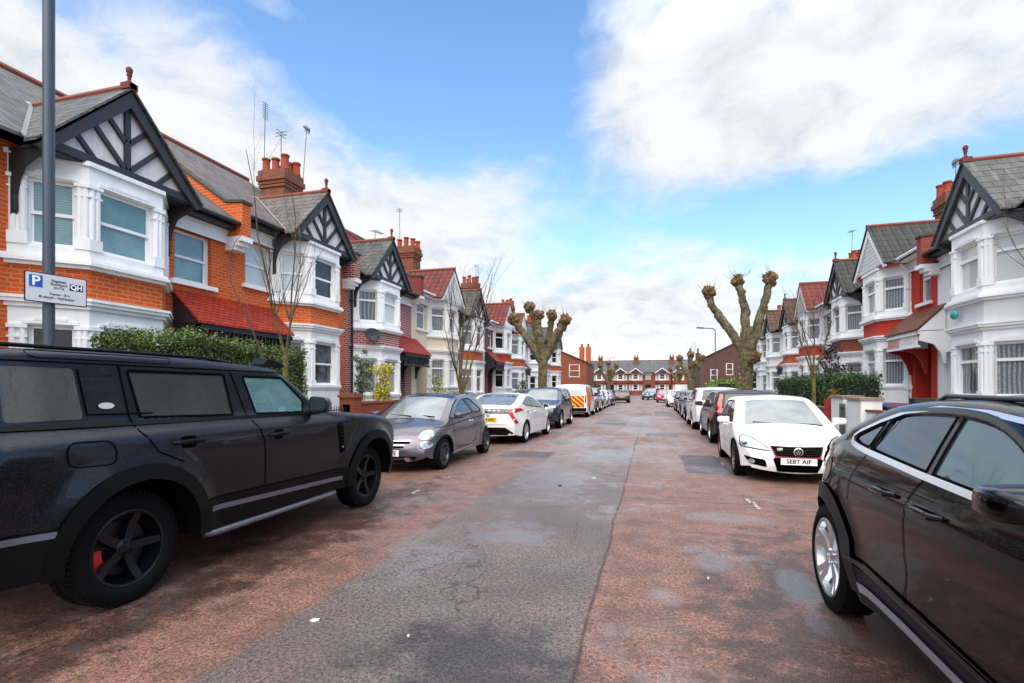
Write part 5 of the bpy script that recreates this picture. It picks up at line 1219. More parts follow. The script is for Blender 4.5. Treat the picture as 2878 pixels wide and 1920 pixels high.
# --- glossy black coupe crossover, right foreground (faces us, we see its driver's flank)
def x_coupe(c):
    S = c.S; chrome = plain('#dfe1e4', .22, metal=.85, vary=.02)
    for xc in (S['xf'], S['xr']):
        c.strip('wheel_arch_trim', [(xc+.475*math.cos(a), S['Rw']+.475*math.sin(a)) for a in [PI+.16-(PI+.32)*k/30 for k in range(31)]], .11, plain('#1b1c1e', .6), .016)
    c.strip('chrome_strip', [(-1.13, 1.215), (-1.09, 1.195), (-1.0, 1.182), (-.82, 1.168), (-.15, 1.135), (.22, 1.122), (.85, 1.10)], .03, chrome, .010)
    c.strip('chrome_strip', [(-1.13, 1.215), (-1.14, 1.24), (-1.08, 1.275), (-.86, 1.352), (-.62, 1.418), (-.3, 1.452), (.09, 1.446), (.37, 1.42), (.65, 1.33), (.95, 1.16)], .022, chrome, .008)
    c.strip('panel_gap', [(-.10, 1.12), (-.17, 1.0), (-.19, .9), (-.2, .62), (-.23, .36)], .008, GAP, .003)
    c.strip('panel_gap', [(-.66, 1.38), (-.80, 1.18), (-.9, 1.0), (-.94, .85)], .008, GAP, .003)
    c.strip('panel_gap', [(.95, 1.08), (.9, .6), (.85, .36)], .008, GAP, .003)
    c.side_patch('sill_trim', [(-.84, .24), (.84, .24), (.84, .42), (-.86, .47)], plain('#17181a', .55), .012)
    c.strip('sill_strip', [(-.80, .345), (-.6, .352), (-.25, .35), (.8, .30)], .06, plain('#b9bbc2', .35, metal=.5), .026)
    c.strip('sill_ridge', [(-.9, .505), (.8, .43)], .03, plain('#2b2c36', .3, metal=.3), .02)
    both(c, 'tail_light', rnd([(.42, .95), (.8, .96), (.84, 1.08), (.8, 1.12), (.42, 1.06)], .03), -1, TAILR, .012)
    c.side_patch('tail_light', rnd([(-2.0, .98), (-1.72, 1.0), (-1.62, 1.06), (-1.75, 1.1), (-2.0, 1.1)], .03), TAILR, .010)
    c.side_patch('fuel_flap', circ(-1.36, .98, .085), c.S['paint'], .002, (-1,)); c.strip('panel_gap', circ(-1.36, .98, .085), .006, GAP, .004, (-1,), True)
    both(c, 'headlight', rnd([(.42, .72), (.8, .78), (.8, .88), (.42, .8)], .02), 1, LAMPG, .01); plate(c, 1, .5, 'EK21 VHD', PLW); plate(c, -1, .6, 'EK21 VHD', PLY)
    c.strip('window_divider', [(-.70, 1.40), (-.80, 1.185)], .02, GAP, .004)
    for sd in (1, -1):
        mb = MB(); mb.tube([(.4, sd*.6, 1.47), (.3, sd*.6, 1.5), (-.5, sd*.6, 1.51), (-.62, sd*.59, 1.475)], .012, 8); c.put('roof_rail', mb.v, mb.f, plain('#2a2b2e', .3), 60)
COUPE = dict(hw=.93, belt=lambda x: 1.135-.04*x, zw=.92, kb=.28, kbu=1.3, tum=.44, tumq=.15, pf=(1.2, 2.2, .28), pr=(-1.15, -2.2, .32), pre=2.0, xf=1.34, xr=-1.34, ra=.42, Rw=.36, rr=.262, tw=.23, win=-.005, flare=.035, flw=.22, zs=.22, creases=((.56, .03, .08),),
    wheel='star', rimm=BRIGHT, paint=paint('#020203', .12, 0.0, .7, .08, 1.34), cab=(-1.5, .95), seats_x=(-.1, -.95), dash=.6, drv=-1,
    prof=[(2.1, .25, .06, .13), (2.22, .5, .08, .15), (2.16, .75, .09, .13), (1.9, .92, .09, .08), (1.3, 1.06, .08, .05), (1.05, 1.11, .08, .04, 's', 'ws0'), (.36, 1.475, .08, .05, '', 'ws1'), (.0, 1.528, .08, .04), (-.45, 1.525, .08, .04), (-.9, 1.47, .08, .04, '', 'rw1'), (-1.6, 1.22, .08, .05, '', 'rw0'), (-1.85, 1.17, .07, .06), (-2.02, 1.1, .07, .09), (-2.05, .9, .08, .12), (-2.14, .6, .08, .13), (-2.08, .3, .06, .12)],
    regs=[('ws0', 'ws1', 1, 11, 'windscreen', GL_SCREEN), ('rw1', 'rw0', 1, 11, 'rear_window', GL_DARK)],
    wins=[dict(p=rnd([(-.06, 1.145), (.80, 1.115), (.62, 1.32), (.36, 1.405), (.06, 1.432), (-.06, 1.432)], .02), m=glass_mat('bluetint', (.30, .40, .40, 1), 2.2, .02, .3, (.12, .24, .28, 1), (.8, .93, 1, 1))), dict(p=rnd([(-.12, 1.148), (-.12, 1.436), (-.3, 1.438), (-.62, 1.402), (-.74, 1.36), (-.82, 1.185)], .02), m=glass_mat('coupeg', (.03, .035, .04, 1), 2.3, .04, 0.0, (1, 1, 1, 1), (.8, .9, 1, 1))), dict(p=rnd([(-.85, 1.188), (-.79, 1.345), (-.86, 1.335), (-1.08, 1.25), (-1.09, 1.22), (-1.0, 1.197)], .02), m=glass_mat('coupeg', (.03, .035, .04, 1)))],
    handles=((.02, .985, .24), (-.42, 1.0, .22)), grid=.06, mirror=(.81, 1.18, (.18, .2, .13)), extra=x_coupe)
Car('parked_car', 'glossy black coupe crossover with chrome window line filling the right foreground', 'car', COUPE, (2.13, 2.76, 0), -PI/2, RIGHT_CARS)
# ------------------------------------------------------------------ street furniture
def px(u, v, X): Y, z = at(u, v, X); return Vector((X, Y, z))
POLE = plain('#39434f', .4, vary=.12, scale=5.0)
pl = thing('lamp_post', 'tall grey-blue steel post at the back of the left pavement carrying the parking sign', 'lamp post', (-7.58, 4.9, 0))
mb = MB(); mb.tube([(0, 0, .1), (0, 0, 1.3)], .085, 20); mb.tube([(0, 0, 1.3), (0, 0, 8.2)], .064, 20); obj('pole', mb, POLE, pl, 50)
mb = MB(); mb.tube([(0, 0, 8.1), (.1, 0, 8.4), (.5, 0, 8.55), (1.2, 0, 8.6)], .035, 10); obj('lamp_arm', mb, POLE, pl, 50)
mb = MB(); mb.prism([(1.1, -.12, 8.55), (1.7, -.1, 8.58), (1.7, .1, 8.58), (1.1, .12, 8.55)], (0, 0, .1)); obj('lamp_head', mb, POLE, pl)
# parking sign
sg = thing('parking_sign', 'white parking restriction sign with blue P square clamped to the left post', 'sign', (-7.49, 4.93, 2.84), math.atan2(-.122, .623))
mb = MB(); mb.prism([(0, a, b) for a, b in rnd([(-.33, -.19), (.33, -.19), (.33, .19), (-.33, .19)], .02)], (.012, 0, 0)); obj('sign_border', mb, plain('#15161a', .4), sg)
mb = MB(); mb.prism([(.012, a, b) for a, b in rnd([(-.318, -.178), (.318, -.178), (.318, .178), (-.318, .178)], .018)], (.003, 0, 0)); obj('sign_plate', mb, plain('#c9cacd', .35, vary=.04), sg)
mb = MB(); mb.box(.0152, .0175, -.285, -.15, -.0, .15); b_ = obj('blue_square', mb, plain('#1450a8', .35, vary=.05), sg)
TXT = plain('#2a2b30', .5)
letters('P', .17, plain('#eef0f4', .4), b_, (.0185, -.218, .073), (R(90), 0, R(90)), .0008, bold=.004)
for i, (tx, y, z, s_) in enumerate((('Exgteets', .02, .105, .046), ('Rcsrbocd', .02, .062, .046), ('orrTa', .02, .019, .046), ('Fusosv - & n', .03, -.066, .042), ('© nfsoph - NyKisngen', .0, -.115, .042))): letters(tx, s_, TXT, sg, (.0165, y, z), (R(90), 0, R(90)), .0008, bold=.0008)
mb = MB(); mb.box(.0152, .0172, .135, .285, .01, .095); k_ = obj('zone_plate', mb, plain('#0d0e10', .4), sg)
letters('QH', .085, plain('#eef0f4', .4), k_, (.018, .21, .053), (R(90), 0, R(90)), .0008, bold=.003)
mb = MB(); mb.box(-.16, .0, -.02, .02, -.12, -.09); mb.box(-.16, 0, -.02, .02, .09, .12); obj('clamp', mb, POLE, sg)
def street_lamp(x, y, h, d, label):
    t = thing('street_lamp', label, 'street lamp', (x, y, 0), 0, 'slim street lamps'); m = plain('#3a4046', .5)
    mb = MB(); mb.tube([(0, 0, .1), (0, 0, 1.2)], .08, 10); mb.tube([(0, 0, 1.2), (0, 0, h-.15), (d*.05, 0, h-.05), (d*.16, 0, h+.03), (d*.35, 0, h+.06), (d*.8, 0, h+.08)], .036, 10); obj('pole', mb, m, t, 50)
    mb = MB(); mb.prism([(d*.75, -.09, h+.04), (d*1.25, -.08, h+.08), (d*1.25, .08, h+.08), (d*.75, .09, h+.04)], (0, 0, .09)); obj('lamp_head', mb, m, t)
street_lamp(4.4, 38.8, 5.75, -1, 'slim street lamp with a short arm left of the right pollarded tree')
street_lamp(-6.6, 86, 6.6, 1, 'slim street lamp far down the left pavement in front of the end houses')

# ------------------------------------------------------------------ garden walls, gates, bins
def brick_wall(label, x, y0, y1, h, m, cap=None, piers=(), t=.22, ph=.18, name='garden_wall', grp=None):
    r = thing(name, label, 'wall', (x, y0, 0), 0, grp); L = y1-y0; cm = cap or plain('#7d4a35', .8, vary=.25)
    mb = MB(); mb.box(-t/2, t/2, 0, L, 0, h); obj('wall_body', mb, m, r)
    mb = MB(); mb.box(-t/2-.03, t/2+.03, -.01, L+.01, h, h+.06); obj('coping', mb, cm, r)
    for p in piers:
        mb = MB(); mb.box(-.2, .2, p-.2, p+.2, 0, h+ph); q = obj('pier', mb, m, r)
        mb = MB(); mb.box(-.24, .24, p-.24, p+.24, h+ph, h+ph+.07); mb.box(-.18, .18, p-.18, p+.18, h+ph+.07, h+ph+.11); obj('pier_cap', mb, cm, q)
    return r
WB1 = brick('#9a3a1a', '#7d2c13', '#7a5440', dirt=.35)
brick_wall('low brick wall at the foot of the tall left hedge', BL, .5, 10.55, .75, WB1)
brick_wall('short brick wall left of the iron gate, beside the tall hedge', BL, 10.6, 11.05, 1.2, WB1)
brick_wall('orange brick front wall with a square pier behind the grey city car', BL, 11.95, 17.0, 1.13, WB1, piers=(.2,))
for i, (a, b, h, m, l) in enumerate(((17.4, 20.6, 1.0, render_mat('#c9c6c0', .3), 'pale rendered front wall of the cream house'), (21.0, 25.8, 1.0, WB1, 'brick front wall beside the dark parked car on the left'), (26.2, 31, .95, OR2, 'brick front wall before the left house with dark slate gable'), (31.4, 36, .95, OR2, 'brick front wall before the left house with the red band'), (36.4, 46, .95, OR2, 'long brick front wall behind the left pollarded tree'), (46.4, 56.6, .95, OR2, 'brick front wall at the far end of the left row'))):
    brick_wall(l, BL, a, b, h, m)
gt = thing('iron_gate', 'black iron garden gate between two brick walls on the left', 'gate', (BL, 11.06, 0)); mb = MB(); gm_ = plain('#1a1b1d', .5)
for k in range(9): mb.tube([(0, .05+.1*k, .15), (0, .05+.1*k, 1.05+.05*math.sin(PI*k/8))], .01, 6)
for z in (.2, .6, 1.0): mb.box(-.012, .012, .0, .9, z-.012, z+.012)
obj('gate_bars', mb, gm_, gt)
def bin_(label, x, y, body, lid, rz=0):
    r = thing('wheelie_bin', label, 'bin', (x, y, .12), rz, 'wheelie bins')
    mb = MB(); b0, b1 = .24, .29
    mb.add([(-b0, -b0, .08), (b0, -b0, .08), (b0, b0, .08), (-b0, b0, .08), (-b1-.03, -b1, .98), (b1, -b1, .98), (b1, b1, .98), (-b1-.03, b1, .98)], [(3, 2, 1, 0), (4, 5, 6, 7), (0, 1, 5, 4), (1, 2, 6, 5), (2, 3, 7, 6), (3, 0, 4, 7)])
    mb.box(-b1-.05, b1+.02, -b1-.02, b1+.02, .94, .985); obj('bin_body', mb, plain(body, .5), r)
    mb = MB(); n = 7
    for i in range(n):
        a, b = -b1-.06+(2*b1+.1)*i/n, -b1-.06+(2*b1+.1)*(i+1)/n; z = lambda q: .99+.07*math.sin(PI*min(1, max(0, (q+b1+.06)/(2*b1+.1)))**.8)
        mb.prism([(a, -b1-.03, z(a)-.03), (b, -b1-.03, z(b)-.03), (b, -b1-.03, z(b)), (a, -b1-.03, z(a))], (0, 2*b1+.06, 0))
    mb.tube([(-b1-.09, -.2, .97), (-b1-.09, .2, .97)], .02, 8); obj('bin_lid', mb, plain(lid, .4), r)
    for s in (-1, 1): mb = MB(); mb.lathe([(0, -.03), (.1, -.03), (.1, .03), (0, .03)], 14, 'y', (-b1, s*.25, .1)); obj('wheel', mb, RUBBER, r, 40)
bin_('blue-lidded wheelie bin behind the left brick wall near the yellow shrub', -8.35, 13.55, '#1c2430', '#2a63b0', .2)
bin_('blue-lidded dark wheelie bin behind the right white gate pier', 6.05, 15.62, '#15181d', '#1f4f94', PI)
bin_('maroon-lidded dark wheelie bin next to the blue-lidded one on the right', 6.1, 14.85, '#1a1518', '#5d1c22', PI)
WPm = render_mat('#e6e6e3', .3, .6, 2.5); CAPm = plain('#8d7a6c', .85, vary=.25)
def gate_pier(label, x, y, h, m, w=.2, d=.24, cap=True):
    r = thing('gate_pier', label, 'gate pier', (x, y, 0), 0, 'gate piers on the right'); mb = MB(); mb.box(-d, d, -w, w, 0, h); obj('pier_body', mb, m, r)
    if cap: mb = MB(); mb.box(-d-.04, d+.04, -w-.04, w+.04, h, h+.07); obj('pier_cap', mb, CAPm, r)
gate_pier('white painted gate pier nearer the hedge, right side', BR+.05, 17.0, 1.28, WPm, .5)
gate_pier('white painted gate pier beside the wheelie bins, right side', BR+.05, 15.72, 1.24, WPm, .5)
gate_pier('red painted brick pier left of the white gate piers', BR-.02, 17.95, 1.2, plain('#a01f16', .5, vary=.12), .17, .17, False)
ig = thing('iron_gate', 'black iron gate between the two white gate piers', 'gate', (BR-.22, 16.25, 0)); mb = MB()
for k in range(5): mb.tube([(0, .02+.1*k, .15), (0, .02+.1*k, 1.12)], .012, 6)
for z in (.25, .7, 1.0): mb.box(-.012, .012, 0, .44, z-.012, z+.012)
obj('gate_bars', mb, gm_, ig)
brick_wall('low orange brick wall under the clipped right hedge', BR+.0, 18.15, 27.2, .9, brick('#a3401c', '#863214', '#80604a', dirt=.35))
for a, b, m, l in ((8.2, 15.1, WPm, 'white front wall of the large white house, hidden by the black coupe crossover'), (27.4, 33.5, OR2, 'brick front wall beyond the right hedge'), (34, 43.5, OR2, 'brick front wall in the middle of the right row'), (44, 64, OR2, 'brick front wall behind the right pollarded tree')): brick_wall(l, BR, a, b, .95, m)

# ------------------------------------------------------------------ planting
def leaf_mat(a, b, c):
    key = ('leaf', a)
    if key in MATS: return MATS[key]
    m, t = newmat('leaf_'+a); g = t.n('ShaderNodeNewGeometry'); rn = g.outputs['Random Per Island'] if 'Random Per Island' in g.outputs else g.outputs[8]
    col = t.ramp(rn, [(0.0, lin(a)), (.5, lin(b)), (1.0, lin(c))])
    t.set(Base_Color=col, Roughness=.42, Specular_IOR_Level=.5); MATS[key] = m
    return m
def leaves(P, size, asp=.5, up=.3):
    n = len(P); rs = np.random.RandomState(len(P)+3)
    d = rs.normal(size=(n, 3)); d[:, 2] += up; d /= np.linalg.norm(d, axis=1)[:, None]
    e = np.cross(d, rs.normal(size=(n, 3))); e /= np.linalg.norm(e, axis=1)[:, None]+1e-9
    s = size*rs.choice([.55, .8, 1.0, 1.5], n)[:, None]*rs.uniform(.8, 1.2, n)[:, None]; P = np.array(P)
    q = np.cross(d, e)
    V = np.stack([P-d*s*.5, P+e*s*asp*.5+q*s*.1, P+d*s*.5, P-e*s*asp*.5+q*s*.1], 1).reshape(-1, 3)
    F = [(4*i, 4*i+1, 4*i+2, 4*i+3) for i in range(n)]
    return V, F
def hedge(name, label, cat, x0, x1, y0, y1, z0, zt, n, mats, size=.07, seed=1, lump=.12):
    rs = np.random.RandomState(seed); r = thing(name, label, cat, (0, 0, 0))
    core = MB(); k = max(4, int((y1-y0)/.35))
    top = lambda y: zt+lump*(math.sin(y*1.7+seed)*.5+math.sin(y*4.1+seed*2)*.35+math.sin(y*9.3)*.15)
    sx = lambda y, z: lump*.6*(math.sin(y*2.3+z*2+seed)+.5*math.sin(y*6.1+z*4))
    for i in range(k):
        a, b = y0+(y1-y0)*i/k, y0+(y1-y0)*(i+1)/k; core.box(x0+.12, x1-.12, a, b, z0, min(top(a), top(b))-.14)
    obj('branches', core, plain('#12170c', .9, vary=.4, scale=8.0), r)
    P = []
    A = dict(front=(y1-y0)*(zt-z0), top=(y1-y0)*(x1-x0), end=(x1-x0)*(zt-z0)); tot = A['front']*2+A['top']*1.5+2*A['end']
    for _ in range(n):
        q = rs.uniform(0, tot); y = rs.uniform(y0, y1); z = rs.uniform(z0, top(y)); dep = abs(rs.normal(0, .06))
        x = rs.uniform(x0, x1)
        if q < A['front']: x = x1+sx(y, z)-dep
        elif q < 2*A['front']: x = x0-sx(y, z)+dep
        elif q < 2*A['front']+A['top']*1.5: z = top(y)-dep+(rs.rand()**5)*.2
        elif q < tot-A['end']: y = y0+dep-.05*rs.rand()
        else: y = y1-dep+.05*rs.rand()
        P.append((x, y, z))
    V, F = leaves(P, size); o = link('leaves', mesh_from('leaves', V, F, mats), r); return r
PRIVET = leaf_mat('#22320f', '#3f591b', '#6f8436'); LAUREL = leaf_mat('#152611', '#264219', '#456a2c'); YELL = leaf_mat('#8a8416', '#b8ac22', '#d8cf5a'); OLIVE = leaf_mat('#2e3a22', '#4c5a38', '#7d8a66')
hedge('privet_hedge', 'tall green privet hedge behind the matte black off-roader', 'hedge', -8.8, -7.85, 6.3, 10.5, .5, 2.42, 44000, PRIVET, .05, 1, .1)
hedge('clipped_hedge', 'dark green clipped hedge along the right front garden behind the bare street tree', 'hedge', 5.75, 6.7, 17.7, 27.0, .6, 1.93, 30000, LAUREL, .065, 5, .09)
hedge('laurel_bush', 'bright green rounded bush by the right street lamp', 'bush', 4.9, 6.6, 44, 47.5, .2, 1.9, 3500, leaf_mat('#3c5c18', '#5c8a26', '#86ae44'), .16, 8, .4)
hedge('front_hedge', 'low green hedge in front of the end houses, left of the road', 'hedge', -12.5, -9.5, 92, 95, .2, 2.6, 1500, LAUREL, .3, 9, .4)
def shrub(name, label, x, y, z0, h, rad, n, m, size, shape=1.0):
    rs = np.random.RandomState(int(abs(x*100+y))); r = thing(name, label, 'shrub', (x, y, z0)); mb = MB()
    for k in range(9):
        a = rs.uniform(0, 2*PI); q = rad*.6*rs.rand(); mb.tube([(0, 0, 0), (q*.4*math.cos(a), q*.4*math.sin(a), h*.4), (q*math.cos(a), q*math.sin(a), h*rs.uniform(.7, .95))], [.014, .01, .004], 5)
    obj('stems', mb, plain('#4a3a28', .8), r)
    P = []
    cl = [(rs.normal(0, rad*.45), rs.normal(0, rad*.45), rs.uniform(.12, 1)*h, rs.uniform(.4, .8)*rad*.7) for _ in range(26)]
    for _ in range(n):
        c = cl[rs.randint(len(cl))]; tp = 1-.55*(c[2]/h)**2*shape
        v = rs.normal(size=3); v *= c[3]*rs.rand()**.4/np.linalg.norm(v); P.append((c[0]*tp+v[0], c[1]*tp+v[1], min(h*1.02, c[2]+v[2])))
    V, F = leaves(P, size); link('leaves', mesh_from('leaves', V, F, m), r)
shrub('yellow_shrub', 'bright yellow-green upright shrub behind the left brick wall', -8.55, 15.4, .12, 2.2, .5, 2600, YELL, .08)
shrub('evergreen_shrub', 'thin grey-green evergreen shrub against the purple-red brick house', -9.1, 14.9, .12, 2.7, .42, 1800, OLIVE, .075, .5)
shrub('garden_bush', 'pale green loose bush in front of the cream house by the second bare tree', -8.4, 19.2, .12, 1.9, .6, 1300, leaf_mat('#5a6a30', '#8a9450', '#b0b070'), .09)
shrub('garden_bush', 'dark rounded bush left of the left pollarded tree trunk', -8.2, 33.0, .12, 1.9, .55, 1200, LAUREL, .1)
shrub('potted_shrub', 'small orange-tinted shrub at the near end of the right hedge', 5.65, 18.5, .12, 1.35, .4, 700, leaf_mat('#6a3c14', '#a8702a', '#5c6a24'), .08)
shrub('red_leaf_shrub', 'dark purple-leaved shrub by the porch beyond the right hedge', 6.9, 23.2, .12, 3.1, .75, 1800, leaf_mat('#1c1218', '#33222a', '#4d3a3c'), .11)
BARK = None
def bark_mat(a, b, c):
    key = ('bark', a)
    if key in MATS: return MATS[key]
    m, t = newmat('bark_'+a); o = t.obj(); n = t.noise(t.mapv(o, (1, 1, .45)), 5, 7, .65); n2 = t.noise(t.mapv(o, (1, 1, .3)), 26, 5, .7)
    col = t.mix(t.ramp(n, [(.36, 0.0), (.62, 1.0)]), lin(a), lin(b)); col = t.mix(t.ramp(n2, [(.45, .0), (.62, .75)]), col, lin(c))
    t.set(Base_Color=col, Roughness=.85, Normal=t.bump(t.m('ADD', n, t.m('MULTIPLY', n2, .9)), 1.0, .09)); MATS[key] = m
    return m
def pollard(label, x, y, h0, r0, limbs, seed, rem=.035, grp='pollarded street trees'):
    """limbs: list of (points relative to trunk top, tip radius, fist radius)"""
    rs = random.Random(seed); t = thing('pollarded_tree', label, 'tree', (x, y, .1), 0, grp)
    mb = MB(); m = bark_mat('#4e4631', '#847654', '#262118')
    P = [(rs.uniform(-.03, .03)*i/6, rs.uniform(-.03, .03), h0*i/6-.1) for i in range(7)]
    mb.tube(P, [r0*1.12, r0*.94, r0*.88, r0*.86, r0*.86, r0*.9, r0*1.02], 18)
    fists = []
    for pts, ra, rb in limbs:
        base = Vector((0, 0, h0-.35)); Q = [base]+[Vector(p) for p in pts]; rr = []
        S = []
        for i in range(len(Q)-1):
            for k in range(4): S.append(Q[i].lerp(Q[i+1], k/4)+Vector((rs.uniform(-.03, .03), rs.uniform(-.03, .03), 0)))
        S.append(Q[-1]); n = len(S)
        rr = [.74*(ra*1.5*(1-i/(n-1))+ra*(i/(n-1)))*rs.uniform(.88, 1.14) for i in range(n)]
        mb.tube(S, rr, 12)
        for _ in range(2): q = rs.choice(S[3:-1]); mb.blob(q+Vector((rs.uniform(-1, 1), rs.uniform(-1, 1), 0))*ra*.7, ra*.55, 8, 6)
        fists.append((Q[-1], ra, rb))
    o = obj('trunk', mb, m, t, 180)
    md = o.modifiers.new('Remesh', 'REMESH'); md.mode = 'VOXEL'; md.voxel_size = rem; md.use_smooth_shade = True
    tx = bpy.data.textures.get('bark_lumps') or bpy.data.textures.new('bark_lumps', 'CLOUDS'); tx.noise_scale = .2; tx.noise_depth = 3
    dp = o.modifiers.new('Displace', 'DISPLACE'); dp.texture = tx; dp.strength = .09; dp.mid_level = .5
    fm_ = bark_mat('#5e4a2e', '#937048', '#30241a')
    for c, ra, rb in fists:
        mb = MB()
        mb.blob((0, 0, 0), rb*.8, 12, 8, .12)
        for _ in range(30):
            d = Vector((rs.gauss(0, 1), rs.gauss(0, 1), rs.gauss(.25, .9))).normalized(); mb.blob(d*rb*.8, rb*rs.uniform(.2, .36), 7, 5, .18)
        for _ in range(7):
            d = Vector((rs.gauss(0, .6), rs.gauss(0, .6), 1)).normalized(); mb.tube([d*rb*.8, d*rb*1.2+Vector((rs.uniform(-.05, .05), 0, 0))], [.035, .02], 6)
        f_ = obj('knuckle', mb, fm_, t, 180, tuple(c)); sh = MB()
        for _ in range(12):
            d = Vector((rs.gauss(0, .7), rs.gauss(0, .7), rs.uniform(.3, 1))).normalized(); L = rs.uniform(.15, .5); sh.tube([d*rb*.8, d*(rb+L*.5)+Vector((0, 0, .03)), d*(rb+L*.8)+Vector((0, 0, L*.4))], [.011, .008, .003], 4)
        obj('shoots', sh, fm_, f_)
    return t
pollard('left pollarded plane tree with six knuckled stumps against the sky', -6.25, 30.2, 3.3, .31,
        [([(-.55, -.2, 3.9), (-1.3, -.3, 5.0), (-1.75, -.3, 5.6)], .24, .38), ([(-.3, .1, 4.2), (-.55, .3, 5.6), (-.85, .2, 6.35)], .22, .36), ([(-.1, -.3, 4.2), (-.2, -.4, 5.2), (-.15, -.4, 5.75)], .24, .34), ([(.25, .2, 4.1), (.5, .1, 5.2), (.55, 0, 5.8)], .21, .34), ([(.5, -.1, 4.0), (1.0, -.2, 4.9), (1.4, -.2, 5.45)], .23, .38), ([(.6, .3, 4.0), (1.0, .5, 4.8), (1.1, .5, 5.2)], .2, .32)], 3)
pollard('right pollarded plane tree with three long knuckled limbs beside the road', 4.05, 24.5, 3.1, .30,
        [([(-.5, 0, 3.75), (-1.15, .1, 4.75), (-1.45, .1, 5.2), (-1.52, .1, 5.75)], .19, .31), ([(-.05, -.1, 3.9), (-.05, -.1, 4.8), (-.2, -.1, 5.5), (-.36, 0, 6.2)], .19, .29), ([(.4, .1, 3.8), (.6, .1, 4.7), (.8, .1, 5.4), (.98, .1, 6.2)], .2, .33), ([(.25, -.5, 2.6), (.3, -.6, 2.8)], .14, .24)], 4)
for x, y, s, lb in ((-6.3, 80, 0, 'small brown pollarded tree in front of the end houses, left of the road'), (4.4, 62, 1, 'brown pollarded tree in front of the orange flank, right of the road'), (4.6, 96, 2, 'furthest pollarded tree, right of the road before the end houses')):
    pollard(lb, x, y, 2.6, .42, [([(-.5, 0, 3.2), (-1.0, .1, 4.2), (-1.2, .1, 4.9)], .24, .42), ([(0, .1, 3.4), (.05, 0, 4.6), (.0, 0, 5.3)], .24, .42), ([(.5, 0, 3.2), (1.0, 0, 4.2), (1.2, 0, 4.9)], .24, .42), ([(.2, -.5, 3.2), (.4, -.9, 4.2)], .22, .4)], 20+s, .09)
def sapling(label, x, y, h, r0, nst, seed, lean=0.0, spread=.28, fork=.28):
    rs = random.Random(seed); t = thing('bare_tree', label, 'tree', (x, y, .1), 0, 'bare young street trees'); mb = MB(); br = MB()
    m1 = bark_mat('#5b5128', '#857840', '#3a3320'); m2 = plain('#3e342a', .8, vary=.3)
    hf = h*fork; mb.tube([(0, 0, -.05), (lean*.3, 0, hf*.5), (lean*.6, 0, hf)], [r0*1.15, r0, r0*.95], 10)
    def grow(p, d, L, r, lev):
        n = 5; S = [p]; q = p.copy(); dd = d.copy()
        for i in range(n):
            dd = (dd+Vector((rs.gauss(0, .09), rs.gauss(0, .09), .07))).normalized(); q = q+dd*L/n; S.append(q.copy())
        (mb if lev == 0 else br).tube(S, [r*(1-.8*i/n) for i in range(n+1)], 7 if lev == 0 else 5)
        if lev < 3:
            for k in range((6, 5, 4)[lev]):
                i = rs.randint(1, n-1); a = rs.uniform(0, 2*PI); s = Vector((math.cos(a), math.sin(a), rs.uniform(.5, 1.1))).normalized()
                grow(S[i], (S[i+1]-S[i]).normalized()*.75+s*.6, L*rs.uniform(.3, .55), r*(1-.8*i/n)*.5, lev+1)
    for k in range(nst):
        a = 2*PI*k/nst+rs.uniform(-.4, .4); s = spread*rs.uniform(.6, 1.3)
        grow(Vector((lean*.6, 0, hf-.05)), Vector((math.cos(a)*s, math.sin(a)*s, 1)).normalized(), (h-hf)*rs.uniform(.75, 1.0), r0*rs.uniform(.36, .6), 0)
    obj('trunk', mb, m1, t, 60); obj('branches', br, m2, t, 60)
    return t
t_ = sapling('thin bare street tree with mossy trunk in front of the left hedge', -6.25, 7.75, 5.7, .05, 3, 18, 0, .34, .36)
mb = MB(); mb.tube([(-.05, .05, .8), (-.25, -.1, 1.7), (-.5, -.3, 2.6), (-.75, -.45, 3.3), (-.78, -.45, 3.75)], [.016, .015, .012, .01, .006], 6); mb.tube([(-.78, -.45, 3.7), (-.7, -.4, 4.0), (-.55, -.4, 4.1)], [.007, .005, .003], 5); mb.tube([(-.5, -.3, 2.6), (-.55, -.3, 3.0), (-.75, -.2, 3.2)], [.008, .005, .003], 5); obj('branches', mb, plain('#4b4034', .8), t_, 60)
sapling('bare multi-stemmed street tree in front of the cream house', -6.2, 16.4, 5.9, .085, 5, 21, 0, .26, .2)
sapling('slim bare street tree in front of the right hedge', 4.2, 15.35, 4.5, .05, 4, 33, 0, .34, .38)
sapling('bare tree twigs entering at the right picture edge in front of the white house', 5.9, 9.3, 4.6, .035, 3, 41, 0, .35, .4)
for i, (x, y, h) in enumerate(((-13, 66, 7.5), (-15, 150, 13), (10, 150, 14), (17, 140, 13), (15.5, 88, 9.5))):
    sapling(('bare tree behind the brick flank on the left', 'bare tree rising behind the left end houses', 'bare tree rising behind the right end houses', 'second bare tree rising behind the right end houses', 'bare tree beside the brown brick building on the right')[i], x, y, h, .16, 6, 60+i, 0, .4, .3)

